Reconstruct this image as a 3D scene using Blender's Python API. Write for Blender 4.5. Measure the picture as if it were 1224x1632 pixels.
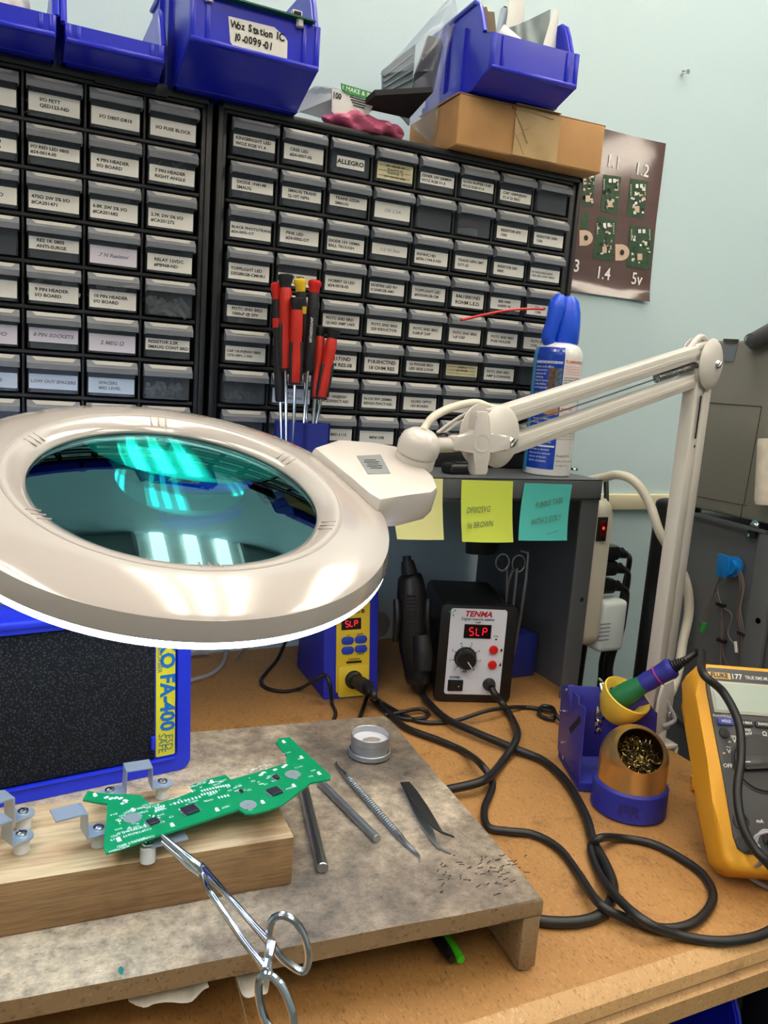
import bpy, bmesh, math, random
from mathutils import Vector, Matrix, Euler
for o in list(bpy.data.objects): bpy.data.objects.remove(o)
SC = bpy.context.scene
COL = SC.collection
PI = math.pi
rnd = random.Random(7)

# ------------------------------------------------------------------ camera, light, exposure
ZB, ZR, ZS, WALL = 0.76, 0.82, 1.0753, 0.21          # bench top, riser top, steel shelf top, wall plane
CAM = Vector((-0.22917, -0.95406, 1.19092)); YAW, PITCH, ROLL, FPX = 0.446927, 0.164858, 0.07242, 1275.0
_f = Vector((math.sin(YAW)*math.cos(PITCH), math.cos(YAW)*math.cos(PITCH), -math.sin(PITCH)))
_r0 = Vector((math.cos(YAW), -math.sin(YAW), 0)); _u0 = _r0.cross(_f)
_r = math.cos(ROLL)*_r0 + math.sin(ROLL)*_u0
_u = -math.sin(ROLL)*_r0 + math.cos(ROLL)*_u0
cd = bpy.data.cameras.new('camera'); cam = bpy.data.objects.new('camera', cd); COL.objects.link(cam)
cam.matrix_world = Matrix(((_r.x, _u.x, -_f.x, CAM.x), (_r.y, _u.y, -_f.y, CAM.y), (_r.z, _u.z, -_f.z, CAM.z), (0, 0, 0, 1)))
cd.sensor_fit = 'VERTICAL'; cd.sensor_height = 36; cd.lens = 36*FPX/1632; cd.clip_start = 0.02; cd.clip_end = 50
SC.camera = cam
SC.view_settings.view_transform = 'Standard'; SC.view_settings.look = 'None'
SC.view_settings.exposure = 0.0; SC.view_settings.gamma = 1.0; SC.view_settings.use_curve_mapping = False
TROFFERS = [(0.30, -0.35), (1.25, -0.35), (-0.95, -0.75), (0.30, -1.95), (1.6, -1.95), (-1.0, -2.2), (3.25, -2.75)]   # ceiling fixtures over the room; last one added for glare on the poster
TUBE_POWER = 12.5
RING_POWER = 11.0
wd = bpy.data.worlds.new('world'); SC.world = wd; wd.use_nodes = True
wd.node_tree.nodes['Background'].inputs[0].default_value = (0.75, 0.85, 1.0, 1)
wd.node_tree.nodes['Background'].inputs[1].default_value = 0.25

# ------------------------------------------------------------------ measured rays: a pixel meets a real plane of the place
def ray(px, py): return _r*((px-612)/FPX) - _u*((py-816)/FPX) + _f
def on(px, py, axis, val):
    d = ray(px, py); return CAM + d*((val-CAM[axis])/d[axis])
def hz(px, py, z): return on(px, py, 2, z)
def hy(px, py, y): return on(px, py, 1, y)
def hx(px, py, x): return on(px, py, 0, x)
def dp(px, py, t): return CAM + ray(px, py)*t
def depth(p): return (Vector(p)-CAM).dot(_f)
def onp(px, py, P, n):
    d = ray(px, py); return CAM + d*((P-CAM).dot(n)/d.dot(n))

# ------------------------------------------------------------------ materials
def lin(c):
    return tuple(((v/255)/12.92 if v/255 <= 0.04045 else ((v/255+0.055)/1.055)**2.4) for v in c) + (1,)
MATS = {}
def mat(name, rgb=(128,128,128), rough=0.5, metal=0.0, bump=0.0, bscale=200, vary=0.0, vscale=30, emit=None, estr=0.0, spec=0.5, coat=0.0, stretch=None):
    m = bpy.data.materials.new(name); m.use_nodes = True
    nt = m.node_tree; b = nt.nodes['Principled BSDF']
    b.inputs['Base Color'].default_value = lin(rgb); b.inputs['Roughness'].default_value = rough
    b.inputs['Metallic'].default_value = metal; b.inputs['Specular IOR Level'].default_value = spec
    b.inputs['Coat Weight'].default_value = coat; b.inputs['Coat Roughness'].default_value = 0.08
    tc = nt.nodes.new('ShaderNodeTexCoord'); mp = nt.nodes.new('ShaderNodeMapping')
    nt.links.new(tc.outputs['Object'], mp.inputs[0])
    if stretch: mp.inputs['Scale'].default_value = stretch
    if vary:
        n = nt.nodes.new('ShaderNodeTexNoise'); n.inputs['Scale'].default_value = vscale; n.inputs['Detail'].default_value = 6
        nt.links.new(mp.outputs[0], n.inputs['Vector'])
        r = nt.nodes.new('ShaderNodeValToRGB'); c = lin(rgb)
        r.color_ramp.elements[0].position = 0.3; r.color_ramp.elements[1].position = 0.7
        r.color_ramp.elements[0].color = tuple(v*(1-vary) for v in c[:3])+(1,)
        r.color_ramp.elements[1].color = tuple(min(1, v*(1+vary)) for v in c[:3])+(1,)
        nt.links.new(n.outputs['Fac'], r.inputs[0]); nt.links.new(r.outputs[0], b.inputs['Base Color'])
    if bump:
        n = nt.nodes.new('ShaderNodeTexNoise'); n.inputs['Scale'].default_value = bscale; n.inputs['Detail'].default_value = 3
        nt.links.new(mp.outputs[0], n.inputs['Vector'])
        bp = nt.nodes.new('ShaderNodeBump'); bp.inputs['Strength'].default_value = bump; bp.inputs['Distance'].default_value = 0.002
        nt.links.new(n.outputs['Fac'], bp.inputs['Height']); nt.links.new(bp.outputs[0], b.inputs['Normal'])
    if emit:
        b.inputs['Emission Color'].default_value = lin(emit); b.inputs['Emission Strength'].default_value = estr
    MATS[name] = m; return m
def ramp(nt, src, stops, socket=None):
    r = nt.nodes.new('ShaderNodeValToRGB'); e = r.color_ramp.elements
    e[0].position, e[0].color = stops[0][0], lin(stops[0][1]); e[1].position, e[1].color = stops[-1][0], lin(stops[-1][1])
    for p, c in stops[1:-1]:
        x = e.new(p); x.color = lin(c)
    nt.links.new(src, r.inputs[0])
    if socket is not None: nt.links.new(r.outputs[0], socket)
    return r
def mixc(nt, fac, a, b, mode='MIX'):
    x = nt.nodes.new('ShaderNodeMix'); x.data_type = 'RGBA'; x.blend_type = mode
    if isinstance(fac, float): x.inputs[0].default_value = fac
    else: nt.links.new(fac, x.inputs[0])
    nt.links.new(a, x.inputs[6]); nt.links.new(b, x.inputs[7]); return x.outputs[2]
def noise(nt, vec, scale, detail=4, rough=0.55):
    n = nt.nodes.new('ShaderNodeTexNoise'); n.inputs['Scale'].default_value = scale; n.inputs['Detail'].default_value = detail; n.inputs['Roughness'].default_value = rough
    nt.links.new(vec, n.inputs['Vector']); return n.outputs['Fac']
def coords(nt, scale=(1,1,1), rot=(0,0,0)):
    tc = nt.nodes.new('ShaderNodeTexCoord'); mp = nt.nodes.new('ShaderNodeMapping')
    mp.inputs['Scale'].default_value = scale; mp.inputs['Rotation'].default_value = rot
    nt.links.new(tc.outputs['Object'], mp.inputs[0]); return mp.outputs[0]
def bumpn(nt, h, b, s=0.3, dist=0.001):
    bp = nt.nodes.new('ShaderNodeBump'); bp.inputs['Strength'].default_value = s; bp.inputs['Distance'].default_value = dist
    nt.links.new(h, bp.inputs['Height']); nt.links.new(bp.outputs[0], b.inputs['Normal'])

def particleboard(name, base, dark, light, flake=230, rough=0.55):
    m = mat(name, base, rough); nt = m.node_tree; b = nt.nodes['Principled BSDF']; v = coords(nt); v2 = coords(nt, (1, 0.35, 1), (0, 0, 0.5))
    vo = nt.nodes.new('ShaderNodeTexVoronoi'); vo.inputs['Scale'].default_value = flake; nt.links.new(v2, vo.inputs['Vector'])
    fl = ramp(nt, vo.outputs['Color'], [(0.0, dark), (0.25, base), (0.75, base), (1.0, light)])
    big = ramp(nt, noise(nt, v, 5, 5), [(0.3, tuple(int(c*0.86) for c in base)), (0.7, base)])
    c = mixc(nt, 0.55, big.outputs[0], fl.outputs[0])
    sp = ramp(nt, noise(nt, v2, flake*0.9, 2), [(0.27, dark), (0.36, (255,255,255))])
    c = mixc(nt, 0.7, c, sp.outputs[0], 'MULTIPLY')
    st = ramp(nt, noise(nt, v, 26, 6, 0.7), [(0.3, (120,105,92)), (0.43, (255,255,255))])
    c = mixc(nt, 0.5, c, st.outputs[0], 'MULTIPLY')
    nt.links.new(c, b.inputs['Base Color']); bumpn(nt, noise(nt, v, 400, 2), b, 0.12)
    return m
def woodmat(name, base, dark, scale=(2, 30, 30), rough=0.6):
    m = mat(name, base, rough); nt = m.node_tree; b = nt.nodes['Principled BSDF']; v = coords(nt, scale); v1 = coords(nt)
    g = ramp(nt, noise(nt, v, 6, 6, 0.6), [(0.3, dark), (0.55, base), (0.75, tuple(min(255, int(x*1.1)) for x in base))])
    s = ramp(nt, noise(nt, v1, 14, 4), [(0.32, (165,150,135)), (0.5, (255,255,255))])
    c = mixc(nt, 0.7, g.outputs[0], s.outputs[0], 'MULTIPLY'); nt.links.new(c, b.inputs['Base Color'])
    bumpn(nt, noise(nt, v, 12, 4), b, 0.15); return m
def clear(name, tint=(235,240,245), see=0.7, rough=0.15, diff=(200,205,210)):
    m = bpy.data.materials.new(name); m.use_nodes = True; nt = m.node_tree; nt.nodes.clear()
    out = nt.nodes.new('ShaderNodeOutputMaterial'); tr = nt.nodes.new('ShaderNodeBsdfTransparent'); tr.inputs[0].default_value = lin(tint)
    p = nt.nodes.new('ShaderNodeBsdfPrincipled'); p.inputs['Base Color'].default_value = lin(diff); p.inputs['Roughness'].default_value = rough
    mx = nt.nodes.new('ShaderNodeMixShader'); lw = nt.nodes.new('ShaderNodeLayerWeight'); lw.inputs['Blend'].default_value = 0.3
    mr = nt.nodes.new('ShaderNodeMapRange'); mr.inputs[3].default_value = 1-see; mr.inputs[4].default_value = min(1, 1-see+0.45)
    nt.links.new(lw.outputs['Facing'], mr.inputs[0]); nt.links.new(mr.outputs[0], mx.inputs[0])
    nt.links.new(tr.outputs[0], mx.inputs[1]); nt.links.new(p.outputs[0], mx.inputs[2]); nt.links.new(mx.outputs[0], out.inputs[0])
    MATS[name] = m; return m

# ------------------------------------------------------------------ mesh building
GL = {}
def glyphs(s, align='CENTER', bold=0.0):
    k = (s, align, bold)
    if k not in GL:
        cu = bpy.data.curves.new('t', 'FONT'); cu.body = s; cu.size = 1; cu.align_x = align; cu.align_y = 'CENTER'; cu.offset = bold; cu.resolution_u = 2
        ob = bpy.data.objects.new('t', cu); me = ob.to_mesh()
        GL[k] = ([v.co.copy() for v in me.vertices], [tuple(p.vertices) for p in me.polygons])
        ob.to_mesh_clear(); bpy.data.objects.remove(ob); bpy.data.curves.remove(cu)
    return GL[k]
def frame(o, x, y, z=None):                      # a 4x4 from origin and axes
    x = Vector(x).normalized(); y = Vector(y); z = x.cross(y).normalized() if z is None else Vector(z).normalized(); y = z.cross(x)
    return Matrix(((x.x, y.x, z.x, o[0]), (x.y, y.y, z.y, o[1]), (x.z, y.z, z.z, o[2]), (0, 0, 0, 1)))
def T(x=0, y=0, z=0): return Matrix.Translation((x, y, z))
def RZ(a): return Matrix.Rotation(a, 4, 'Z')
def RX(a): return Matrix.Rotation(a, 4, 'X')
def RY(a): return Matrix.Rotation(a, 4, 'Y')
FRONT = Matrix(((1,0,0,0),(0,0,-1,0),(0,1,0,0),(0,0,0,1)))   # drawing plane (x,y) stood up facing -Y
def catmull(P, n=8, closed=False):
    P = [Vector(p) for p in P]; out = []; N = len(P)
    for i in range(N if closed else N-1):
        if closed: a, b, c, d = P[i-1], P[i], P[(i+1) % N], P[(i+2) % N]
        else: a, b, c, d = P[max(i-1, 0)], P[i], P[i+1], P[min(i+2, N-1)]
        for k in range(n):
            t = k/n; out.append(0.5*((2*b)+(c-a)*t+(2*a-5*b+4*c-d)*t*t+(3*b-a-3*c+d)*t**3))
    if not closed: out.append(P[-1].copy())
    return out
class M:
    def __init__(s): s.bm = bmesh.new()
    def _add(s, vs, fs, mi=0, X=None):
        v = [s.bm.verts.new(X @ Vector(p) if X is not None else p) for p in vs]; out = []
        for f in fs:
            try:
                g = s.bm.faces.new([v[i] for i in f]); g.material_index = mi; out.append(g)
            except ValueError: pass
        return v, out
    def box(s, c, d, X=None, mi=0, bev=0.0, seg=2, taper=1.0):
        hx_, hy_, hz_ = d[0]/2, d[1]/2, d[2]/2
        vs = [(c[0]+a*hx_*(taper if e > 0 else 1), c[1]+b*hy_*(taper if e > 0 else 1), c[2]+e*hz_) for e in (-1, 1) for a, b in ((-1,-1),(1,-1),(1,1),(-1,1))]
        v, f = s._add(vs, [(3,2,1,0),(4,5,6,7),(0,1,5,4),(1,2,6,5),(2,3,7,6),(3,0,4,7)], mi, X)
        if bev > 0:
            ed = list({e for q in f for e in q.edges})
            r = bmesh.ops.bevel(s.bm, geom=ed, offset=bev, segments=seg, profile=0.5, affect='EDGES', clamp_overlap=True)
            for q in r['faces']: q.material_index = mi
        return s
    def ext(s, poly, h, X=None, mi=0, z0=0.0, bev=0.0, scale=1.0):     # polygon in xy raised from z0 to z0+h
        n = len(poly); a = sum((poly[i][0]*poly[(i+1) % n][1]-poly[(i+1) % n][0]*poly[i][1]) for i in range(n))
        if a < 0: poly = poly[::-1]
        vs = [(p[0], p[1], z0) for p in poly]+[(p[0]*scale, p[1]*scale, z0+h) for p in poly]
        v, f = s._add(vs, [tuple(range(n-1, -1, -1)), tuple(range(n, 2*n))]+[(i, (i+1) % n, n+(i+1) % n, n+i) for i in range(n)], mi, X)
        if bev > 0:
            ed = [e for q in f[:2] for e in q.edges]
            r = bmesh.ops.bevel(s.bm, geom=ed, offset=bev, segments=2, profile=0.5, affect='EDGES', clamp_overlap=True)
            for q in r['faces']: q.material_index = mi
        return s
    def tube(s, P, r, n=10, mi=0, smooth=0, closed=False, cap=True):
        P = catmull(P, smooth, closed) if smooth else [Vector(p) for p in P]
        N = len(P); R = r if isinstance(r, (list, tuple)) else [r]*N
        if isinstance(r, (list, tuple)) and len(r) != N:
            R = [r[min(len(r)-1, int(i*(len(r)-1)/(N-1)))]*(1-(i*(len(r)-1)/(N-1)) % 1)+r[min(len(r)-1, int(i*(len(r)-1)/(N-1))+1)]*((i*(len(r)-1)/(N-1)) % 1) for i in range(N)]
        rings = []; up = None
        for i in range(N):
            t = ((P[(i+1) % N]-P[i-1]) if closed else (P[min(i+1, N-1)]-P[max(i-1, 0)])).normalized()
            if up is None:
                up = t.orthogonal().normalized()
            up = (up-t*up.dot(t)).normalized(); w = t.cross(up)
            rings.append([s.bm.verts.new(P[i]+R[i]*(math.cos(2*PI*k/n)*up+math.sin(2*PI*k/n)*w)) for k in range(n)])
        for i in range(N if closed else N-1):
            a, b = rings[i], rings[(i+1) % N]
            for k in range(n):
                f = s.bm.faces.new((a[k], a[(k+1) % n], b[(k+1) % n], b[k])); f.material_index = mi
        if cap and not closed:
            for q in (rings[0][::-1], rings[-1]):
                f = s.bm.faces.new(q); f.material_index = mi
        return s
    def lathe(s, prof, X=None, n=32, mi=0, a0=0.0, a1=2*PI):         # profile of (r, z) turned round local z
        full = abs(a1-a0-2*PI) < 1e-6; rings = []
        for r, z in prof:
            if r < 1e-7: ring = [s.bm.verts.new(X @ Vector((0, 0, z)) if X is not None else (0, 0, z))]
            else:
                ring = []
                for k in range(n if full else n+1):
                    a = a0+(a1-a0)*k/n; p = Vector((r*math.cos(a), r*math.sin(a), z)); ring.append(s.bm.verts.new(X @ p if X is not None else p))
            rings.append(ring)
        for a, b in zip(rings, rings[1:]):
            m_ = n if full else n
            for k in range(m_):
                k2 = (k+1) % n if full else k+1
                if len(a) == 1 and len(b) == 1: continue
                q = (a[0], b[k2], b[k]) if len(a) == 1 else ((a[k], a[k2], b[0]) if len(b) == 1 else (a[k], a[k2], b[k2], b[k]))
                f = s.bm.faces.new(q); f.material_index = mi
        return s
    def sph(s, c, r, mi=0, X=None, n=16, sc=(1,1,1)):
        k = n//2; XX = (X if X is not None else Matrix()) @ T(*c) @ Matrix.Diagonal((sc[0], sc[1], sc[2], 1))
        return s.lathe([(r*math.sin(PI*i/k), -r*math.cos(PI*i/k)) for i in range(k+1)], XX, n, mi)
    def quad(s, a, b, c, d, mi=0): s._add([a, b, c, d], [(0, 1, 2, 3)], mi); return s
    def text(s, t, size, X, mi=1, align='CENTER', bold=0.0, sx=1.0, shear=0.0, lift=0.0):
        vs, fs = glyphs(t, align, bold)
        s._add([(v.x*size*sx+shear*v.y*size, v.y*size, lift) for v in vs], fs, mi, X); return s
    def grid(s, fn, nu, nv, mi=0, thick=0.0):                        # fn(u,v) -> point; optional thickness along normal
        V = [[s.bm.verts.new(fn(i/nu, j/nv)) for j in range(nv+1)] for i in range(nu+1)]; F = []
        for i in range(nu):
            for j in range(nv):
                f = s.bm.faces.new((V[i][j], V[i+1][j], V[i+1][j+1], V[i][j+1])); f.material_index = mi; F.append(f)
        if thick:
            bmesh.ops.recalc_face_normals(s.bm, faces=F)
            r = bmesh.ops.solidify(s.bm, geom=F, thickness=thick)
            for q in r['geom']:
                if isinstance(q, bmesh.types.BMFace): q.material_index = mi
        return s
    def move(s, X): bmesh.ops.transform(s.bm, matrix=X, verts=s.bm.verts); return s
    def jitter(s, a, seed=1):
        R = random.Random(seed)
        for v in s.bm.verts: v.co += Vector((R.uniform(-a, a), R.uniform(-a, a), R.uniform(-a, a)))
        return s
    def done(s, name, mats, parent=None, smooth=True, angle=35, world=True, flip=True):
        if flip: bmesh.ops.recalc_face_normals(s.bm, faces=s.bm.faces)
        if parent is not None and world: s.move(parent['_m'].inverted() if False else WM[parent.name].inverted())
        me = bpy.data.meshes.new(name); s.bm.to_mesh(me); s.bm.free()
        for m in (mats if isinstance(mats, (list, tuple)) else [mats]): me.materials.append(MATS[m] if isinstance(m, str) else m)
        if smooth:
            for p in me.polygons: p.use_smooth = True
            me.set_sharp_from_angle(angle=math.radians(angle))
        o = bpy.data.objects.new(name, me); COL.objects.link(o)
        if parent is not None:
            o.parent = parent; WM[o.name] = WM[parent.name]
        return o
WM = {}
def tag(o, label=None, cat=None, group=None, kind=None):
    if label: o['label'] = label
    if cat: o['category'] = cat
    if group: o['group'] = group
    if kind: o['kind'] = kind
    return o
def thing(name, label, cat, loc=(0,0,0), X=None, group=None):
    o = bpy.data.objects.new(name, None); COL.objects.link(o); o.empty_display_size = 0.02
    X = X if X is not None else T(*loc); o.matrix_world = X; WM[o.name] = X.copy()
    return tag(o, label, cat, group)
def mono(b, name, mats, label, cat, group=None, loc=None, **k):      # a thing that is one mesh, its origin moved to its own foot
    if loc is None:
        c = [v.co for v in b.bm.verts]; loc = (sum(v.x for v in c)/len(c), sum(v.y for v in c)/len(c), min(v.z for v in c))
    b.move(T(*loc).inverted()); o = b.done(name, mats, None, **k); o.location = loc; WM[o.name] = T(*loc)
    return tag(o, label, cat, group)
def struct(b, name, mats, **k): return tag(b.done(name, mats, **k), kind='structure')
def copy_tree(o, parent=None):
    c = o.copy(); COL.objects.link(c); c.parent = parent
    if parent is not None: c.matrix_parent_inverse = Matrix()
    for ch in list(o.children): copy_tree(ch, c)
    return c
# ------------------------------------------------------------------ materials of the place
m = mat('wall_paint', (196,218,224), 0.55, bump=0.08, bscale=350)
mat('ceiling_white', (225,225,220), 0.9); mat('floor_vinyl', (120,118,112), 0.4, vary=0.15)
mat('rail_cream', (222,212,178), 0.45); mat('tube_glow', (255,248,235), emit=(255,244,228), estr=TUBE_POWER); mat('troffer_metal', (235,235,232), 0.3)
mat('led_glow', (255,255,255), emit=(205,222,255), estr=RING_POWER)
particleboard('bench_board', (178,130,74), (92,60,34), (206,162,104), 760)
particleboard('bench_edge', (198,156,104), (120,88,56), (222,190,146), 700)
mat('black_steel', (30,30,32), 0.5); mat('white_paint', (218,214,207), 0.32, coat=0.2); mat('white_plastic', (214,207,202), 0.28, coat=0.3)
mat('grey_steel', (88,91,94), 0.42, bump=0.05, bscale=900); mat('chrome', (215,218,222), 0.16, 1.0); mat('steel', (170,172,175), 0.3, 1.0); mat('dull_steel', (165,168,170), 0.42, 0.9)
mat('cab_black', (26,27,29), 0.42, bump=0.1, bscale=600); mat('black_plastic', (22,22,24), 0.38); mat('black_rubber', (20,20,22), 0.5)
mat('bin_blue', (22,36,196), 0.3, vary=0.08, vscale=12, coat=0.15); mat('paper', (226,224,218), 0.8); mat('ink', (25,25,28), 0.8); mat('faint_ink', (120,122,140), 0.8)
mat('yellow_paper', (206,198,160), 0.8, vary=0.1, vscale=80); mat('lilac_paper', (216,210,222), 0.8); mat('blue_paper', (196,212,236), 0.6)
mat('red', (205,28,22), 0.35); mat('yellow', (240,206,40), 0.4); mat('white', (240,240,240), 0.5); mat('green', (40,150,60), 0.5)

# ------------------------------------------------------------------ the room
struct(M().box((0.5, WALL+0.05, 1.35), (7.0, 0.1, 2.7)), 'wall_back', 'wall_paint')
struct(M().box((-3.05, -2.2, 1.35), (0.1, 4.7, 2.7)), 'wall_left', 'wall_paint'); struct(M().box((4.05, -2.2, 1.35), (0.1, 4.7, 2.7)), 'wall_right', 'wall_paint')
struct(M().box((0.5, -4.55, 1.35), (7.0, 0.1, 2.7)), 'wall_front', 'wall_paint')
struct(M().box((0.5, -2.2, -0.05), (7.2, 4.9, 0.1)), 'floor', 'floor_vinyl'); struct(M().box((0.5, -2.2, 2.75), (7.2, 4.9, 0.1)), 'ceiling', 'ceiling_white')
struct(M().box((2.3, WALL-0.006, 0.994), (3.3, 0.012, 0.03), bev=0.003), 'trim_1', 'rail_cream')
b = M()                                             # little picture hook left in the wall
p = hy(1087, 118, WALL); b.lathe([(0.0015, 0), (0.0015, 0.012), (0.004, 0.013), (0.004, 0.0145), (0, 0.0145)], frame(p, (1,0,0), (0,0,1)), 10)
b.box((0, 0, 0), (0.012, 0.001, 0.004), T(p.x, p.y-0.0055, p.z+0.002))
mono(b, 'wall_nail', 'chrome', 'small shiny nail head alone on the pale blue wall above the grey machine', 'nail')
for i, (x, y) in enumerate(TROFFERS):
    t = thing('ceiling_light', 'white fluorescent ceiling light with three long tubes', 'ceiling light', (x, y, 2.7), group='fluorescent ceiling lights')
    a = M()
    for s in (-1, 1):
        a.box((x+s*0.3, y, 2.675), (0.02, 1.2, 0.05)); a.box((x, y+s*0.595, 2.675), (0.6, 0.02, 0.05))
    a.box((x, y, 2.697), (0.6, 1.2, 0.006)); a.done('housing', 'troffer_metal', t)
    for k in (-1, 0, 1): M().box((x+k*0.18, y, 2.668), (0.075, 1.12, 0.02), bev=0.008).done('tube', 'tube_glow', t)

# ------------------------------------------------------------------ workbench
t = thing('workbench', 'brown particleboard workbench top with worn rounded front edge', 'workbench', (-0.3, -0.19, 0))
prof = [(-0.572, 0.722), (-0.572, 0.738), (-0.566, 0.7415), (-0.5695, 0.746), (-0.567, 0.754), (-0.560, 0.7588), (-0.552, ZB), (WALL-0.004, ZB), (WALL-0.004, 0.722)]
b = M(); Xp = Matrix(((0,0,1,-1.2),(1,0,0,0),(0,1,0,0),(0,0,0,1)))
b.ext(prof, 1.7195, Xp)
for f in b.bm.faces:
    if f.calc_center_median().y < -0.553 or f.calc_center_median().x > 0.515: f.material_index = 1
b.done('worktop', ['bench_board', 'bench_edge'], t)
for x in (-1.1, 0.4915):
    for y in (-0.48, 0.14): M().box((x, y, 0.361), (0.05, 0.05, 0.721), bev=0.004).done('leg', 'black_steel', t)
M().box((-0.34, 0.14, 0.66), (1.5, 0.03, 0.08)).done('rail', 'black_steel', t)

# ------------------------------------------------------------------ steel riser shelf at the back of the bench
XS0, XS1, YS0, YS1 = -0.72, 0.512, -0.095, 0.200
t = thing('steel_shelf', 'grey sheet steel riser shelf along the back of the bench', 'shelf', ((XS0+XS1)/2, 0.05, ZB))
b = M(); b.box(((XS0+XS1)/2, (YS0+YS1)/2, ZS-0.001), (XS1-XS0, YS1-YS0, 0.002), bev=0.0006)
b.box(((XS0+XS1)/2, YS0+0.001, ZS-0.014), (XS1-XS0, 0.002, 0.028), bev=0.0006)
b.box(((XS0+XS1)/2, YS0+0.009, ZS-0.027), (XS1-XS0, 0.018, 0.002)); b.done('top_shelf', 'grey_steel', t)
for s, x in ((1, XS1-0.001), (-1, XS0+0.001)):
    b = M(); b.box((x, (YS0+YS1)/2+0.001, (ZB+ZS-0.003)/2), (0.002, YS1-YS0-0.004, ZS-ZB-0.003))
    b.box((x-s*0.0145, YS0+0.0035, (ZB+ZS-0.029)/2), (0.029, 0.0022, ZS-ZB-0.029)); 
    b.lathe([(0, 0), (0.0035, 0)], frame((x-s*0.010, YS0+0.0022, 0.905), (1,0,0), (0,0,1)), 14, 1)
    b.done('side_panel', ['grey_steel', 'ink'], t)
p = hz(915, 749, ZS)
b = M(); b.lathe([(0.0065, 0), (0.0065, 0.001), (0.005, 0.0035), (0.0, 0.0045)], T(p.x, p.y, ZS), 20); b.done('screw', 'chrome', t)
# ------------------------------------------------------------------ small parts cabinets
clear('drawer_front', (225,228,232), 0.72, 0.20, (120,126,134)); clear('drawer_hood', (225,230,238), 0.58, 0.24, (160,164,170)); clear('drawer_scoop_lit', (235,235,235), 0.22, 0.10, (198,195,188))  # scoop is paler than the hood: ceiling light put into its colour
ZT = 1.5063                                         # the grid's upper edge: row j has its lip at ZT - j*RP
CPW, RP, DZ = 0.0605, 0.04738, 0.0355
def drawer_mesh(w):
    b = M(); h = w/2
    arc = lambda cx, cz, a0: [(cx+0.0032*math.cos(a0+k*PI/8), cz+0.0032*math.sin(a0+k*PI/8)) for k in range(5)]
    b.ext([(-h+0.0006, 0.0128), (-h+0.0022, -0.0222)]+arc(-h+0.0054, -0.0223, PI)[1:]+arc(h-0.0054, -0.0223, 1.5*PI)+[(h-0.0006, 0.0128)], 0.0014, T(0, 0.0115, 0) @ FRONT)   # front wall
    b.box((0, 0.06, -0.0252), (w-0.002, 0.098, 0.001)); 
    for s in (-1, 1): b.box((s*(h-0.001), 0.06, -0.008), (0.001, 0.098, 0.034))
    pr = [(0.0105, 0.0130), (0.0085, 0.0134), (0.0030, 0.0085), (0.0010, 0.0066), (0.0, 0.0060), (0.0, 0.0004), (0.0008, 0.0), (0.0018, 0.0006), (0.0022, 0.0062), (0.0042, 0.0080), (0.0095, 0.0122)]
    b.ext(pr, w+0.0016, Matrix(((0,0,1,-h-0.0008),(1,0,0,0),(0,1,0,0),(0,0,0,1))), 1)
    for s in (-1, 1):                                                                           # rounded cheeks of the pull
        b.ext([(0.0105, 0.013), (0.0085, 0.0134), (0.0, 0.0060), (0.0, 0.0), (0.0105, -0.0005)], 0.001, Matrix(((0,0,1,s*(h+0.0003)-0.0005),(1,0,0,0),(0,1,0,0),(0,0,0,1))), 1)
    sl = lambda x, z: (x, 0.0085-0.0055*(0.0134-z)/0.0049-0.0004, z+0.0002)
    b._add([sl(-w*0.42, 0.0129), sl(w*0.44, 0.0129), sl(w*0.37, 0.0088), sl(-w*0.34, 0.0088)], [(0, 1, 2, 3)], 2)  # pale trapezoid paints the ceiling light on the sloped pull
    return b
DPROTO = {}
LAB = {}
def label_on(dr, spec, w):
    # spec: (lines, height mm, bottom mm above drawer bottom, style)
    lines, hh, zb, style = spec
    hh /= 1000; z0 = -0.0245+zb/1000; lw = w-0.003
    if style == 'small': lw = w*0.70
    b = M(); b.box((0, 0.0097, z0+hh/2), (lw, 0.0004, hh))
    n = len(lines); sz = {'type': 0.0047, 'big': 0.0062, 'small': 0.0078, 'hand': 0.0058, 'dense': 0.0034, 'blue': 0.0046, 'lilac': 0.0058}[style]
    for i, l in enumerate(lines):
        mx = max(len(q) for q in lines); s_ = min(sz, lw*0.94/(0.60*1.12*max(mx, 1)))
        zz = z0+hh/2+((n-1)/2-i)*max(s_*1.25, 0.0042)
        al = 'LEFT' if n > 1 and style in ('type', 'blue') else 'CENTER'
        x0 = -min(mx*0.60*1.12*s_, lw*0.94)/2 if al == 'LEFT' else 0
        b.text(l, s_, T(x0, 0.0094, zz) @ FRONT, 1, al, 0.032 if style != 'hand' else 0.0, 1.12, 0.25 if style in ('hand', 'lilac') else 0)
    if style == 'dense':
        for k in range(3): b.box((-lw*0.02, 0.0094, z0+hh*(0.2+0.3*k)), (lw*0.9, 0.0002, 0.0005), mi=1)
    pm = {'hand': 'paper', 'lilac': 'lilac_paper', 'dense': 'yellow_paper', 'blue': 'blue_paper', 'big': 'paper'}.get(style, 'paper')
    o = b.done('label', [pm, 'faint_ink' if style in ('hand', 'lilac', 'blue') else 'ink'], None, smooth=False); o.parent = dr
    return o
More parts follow.
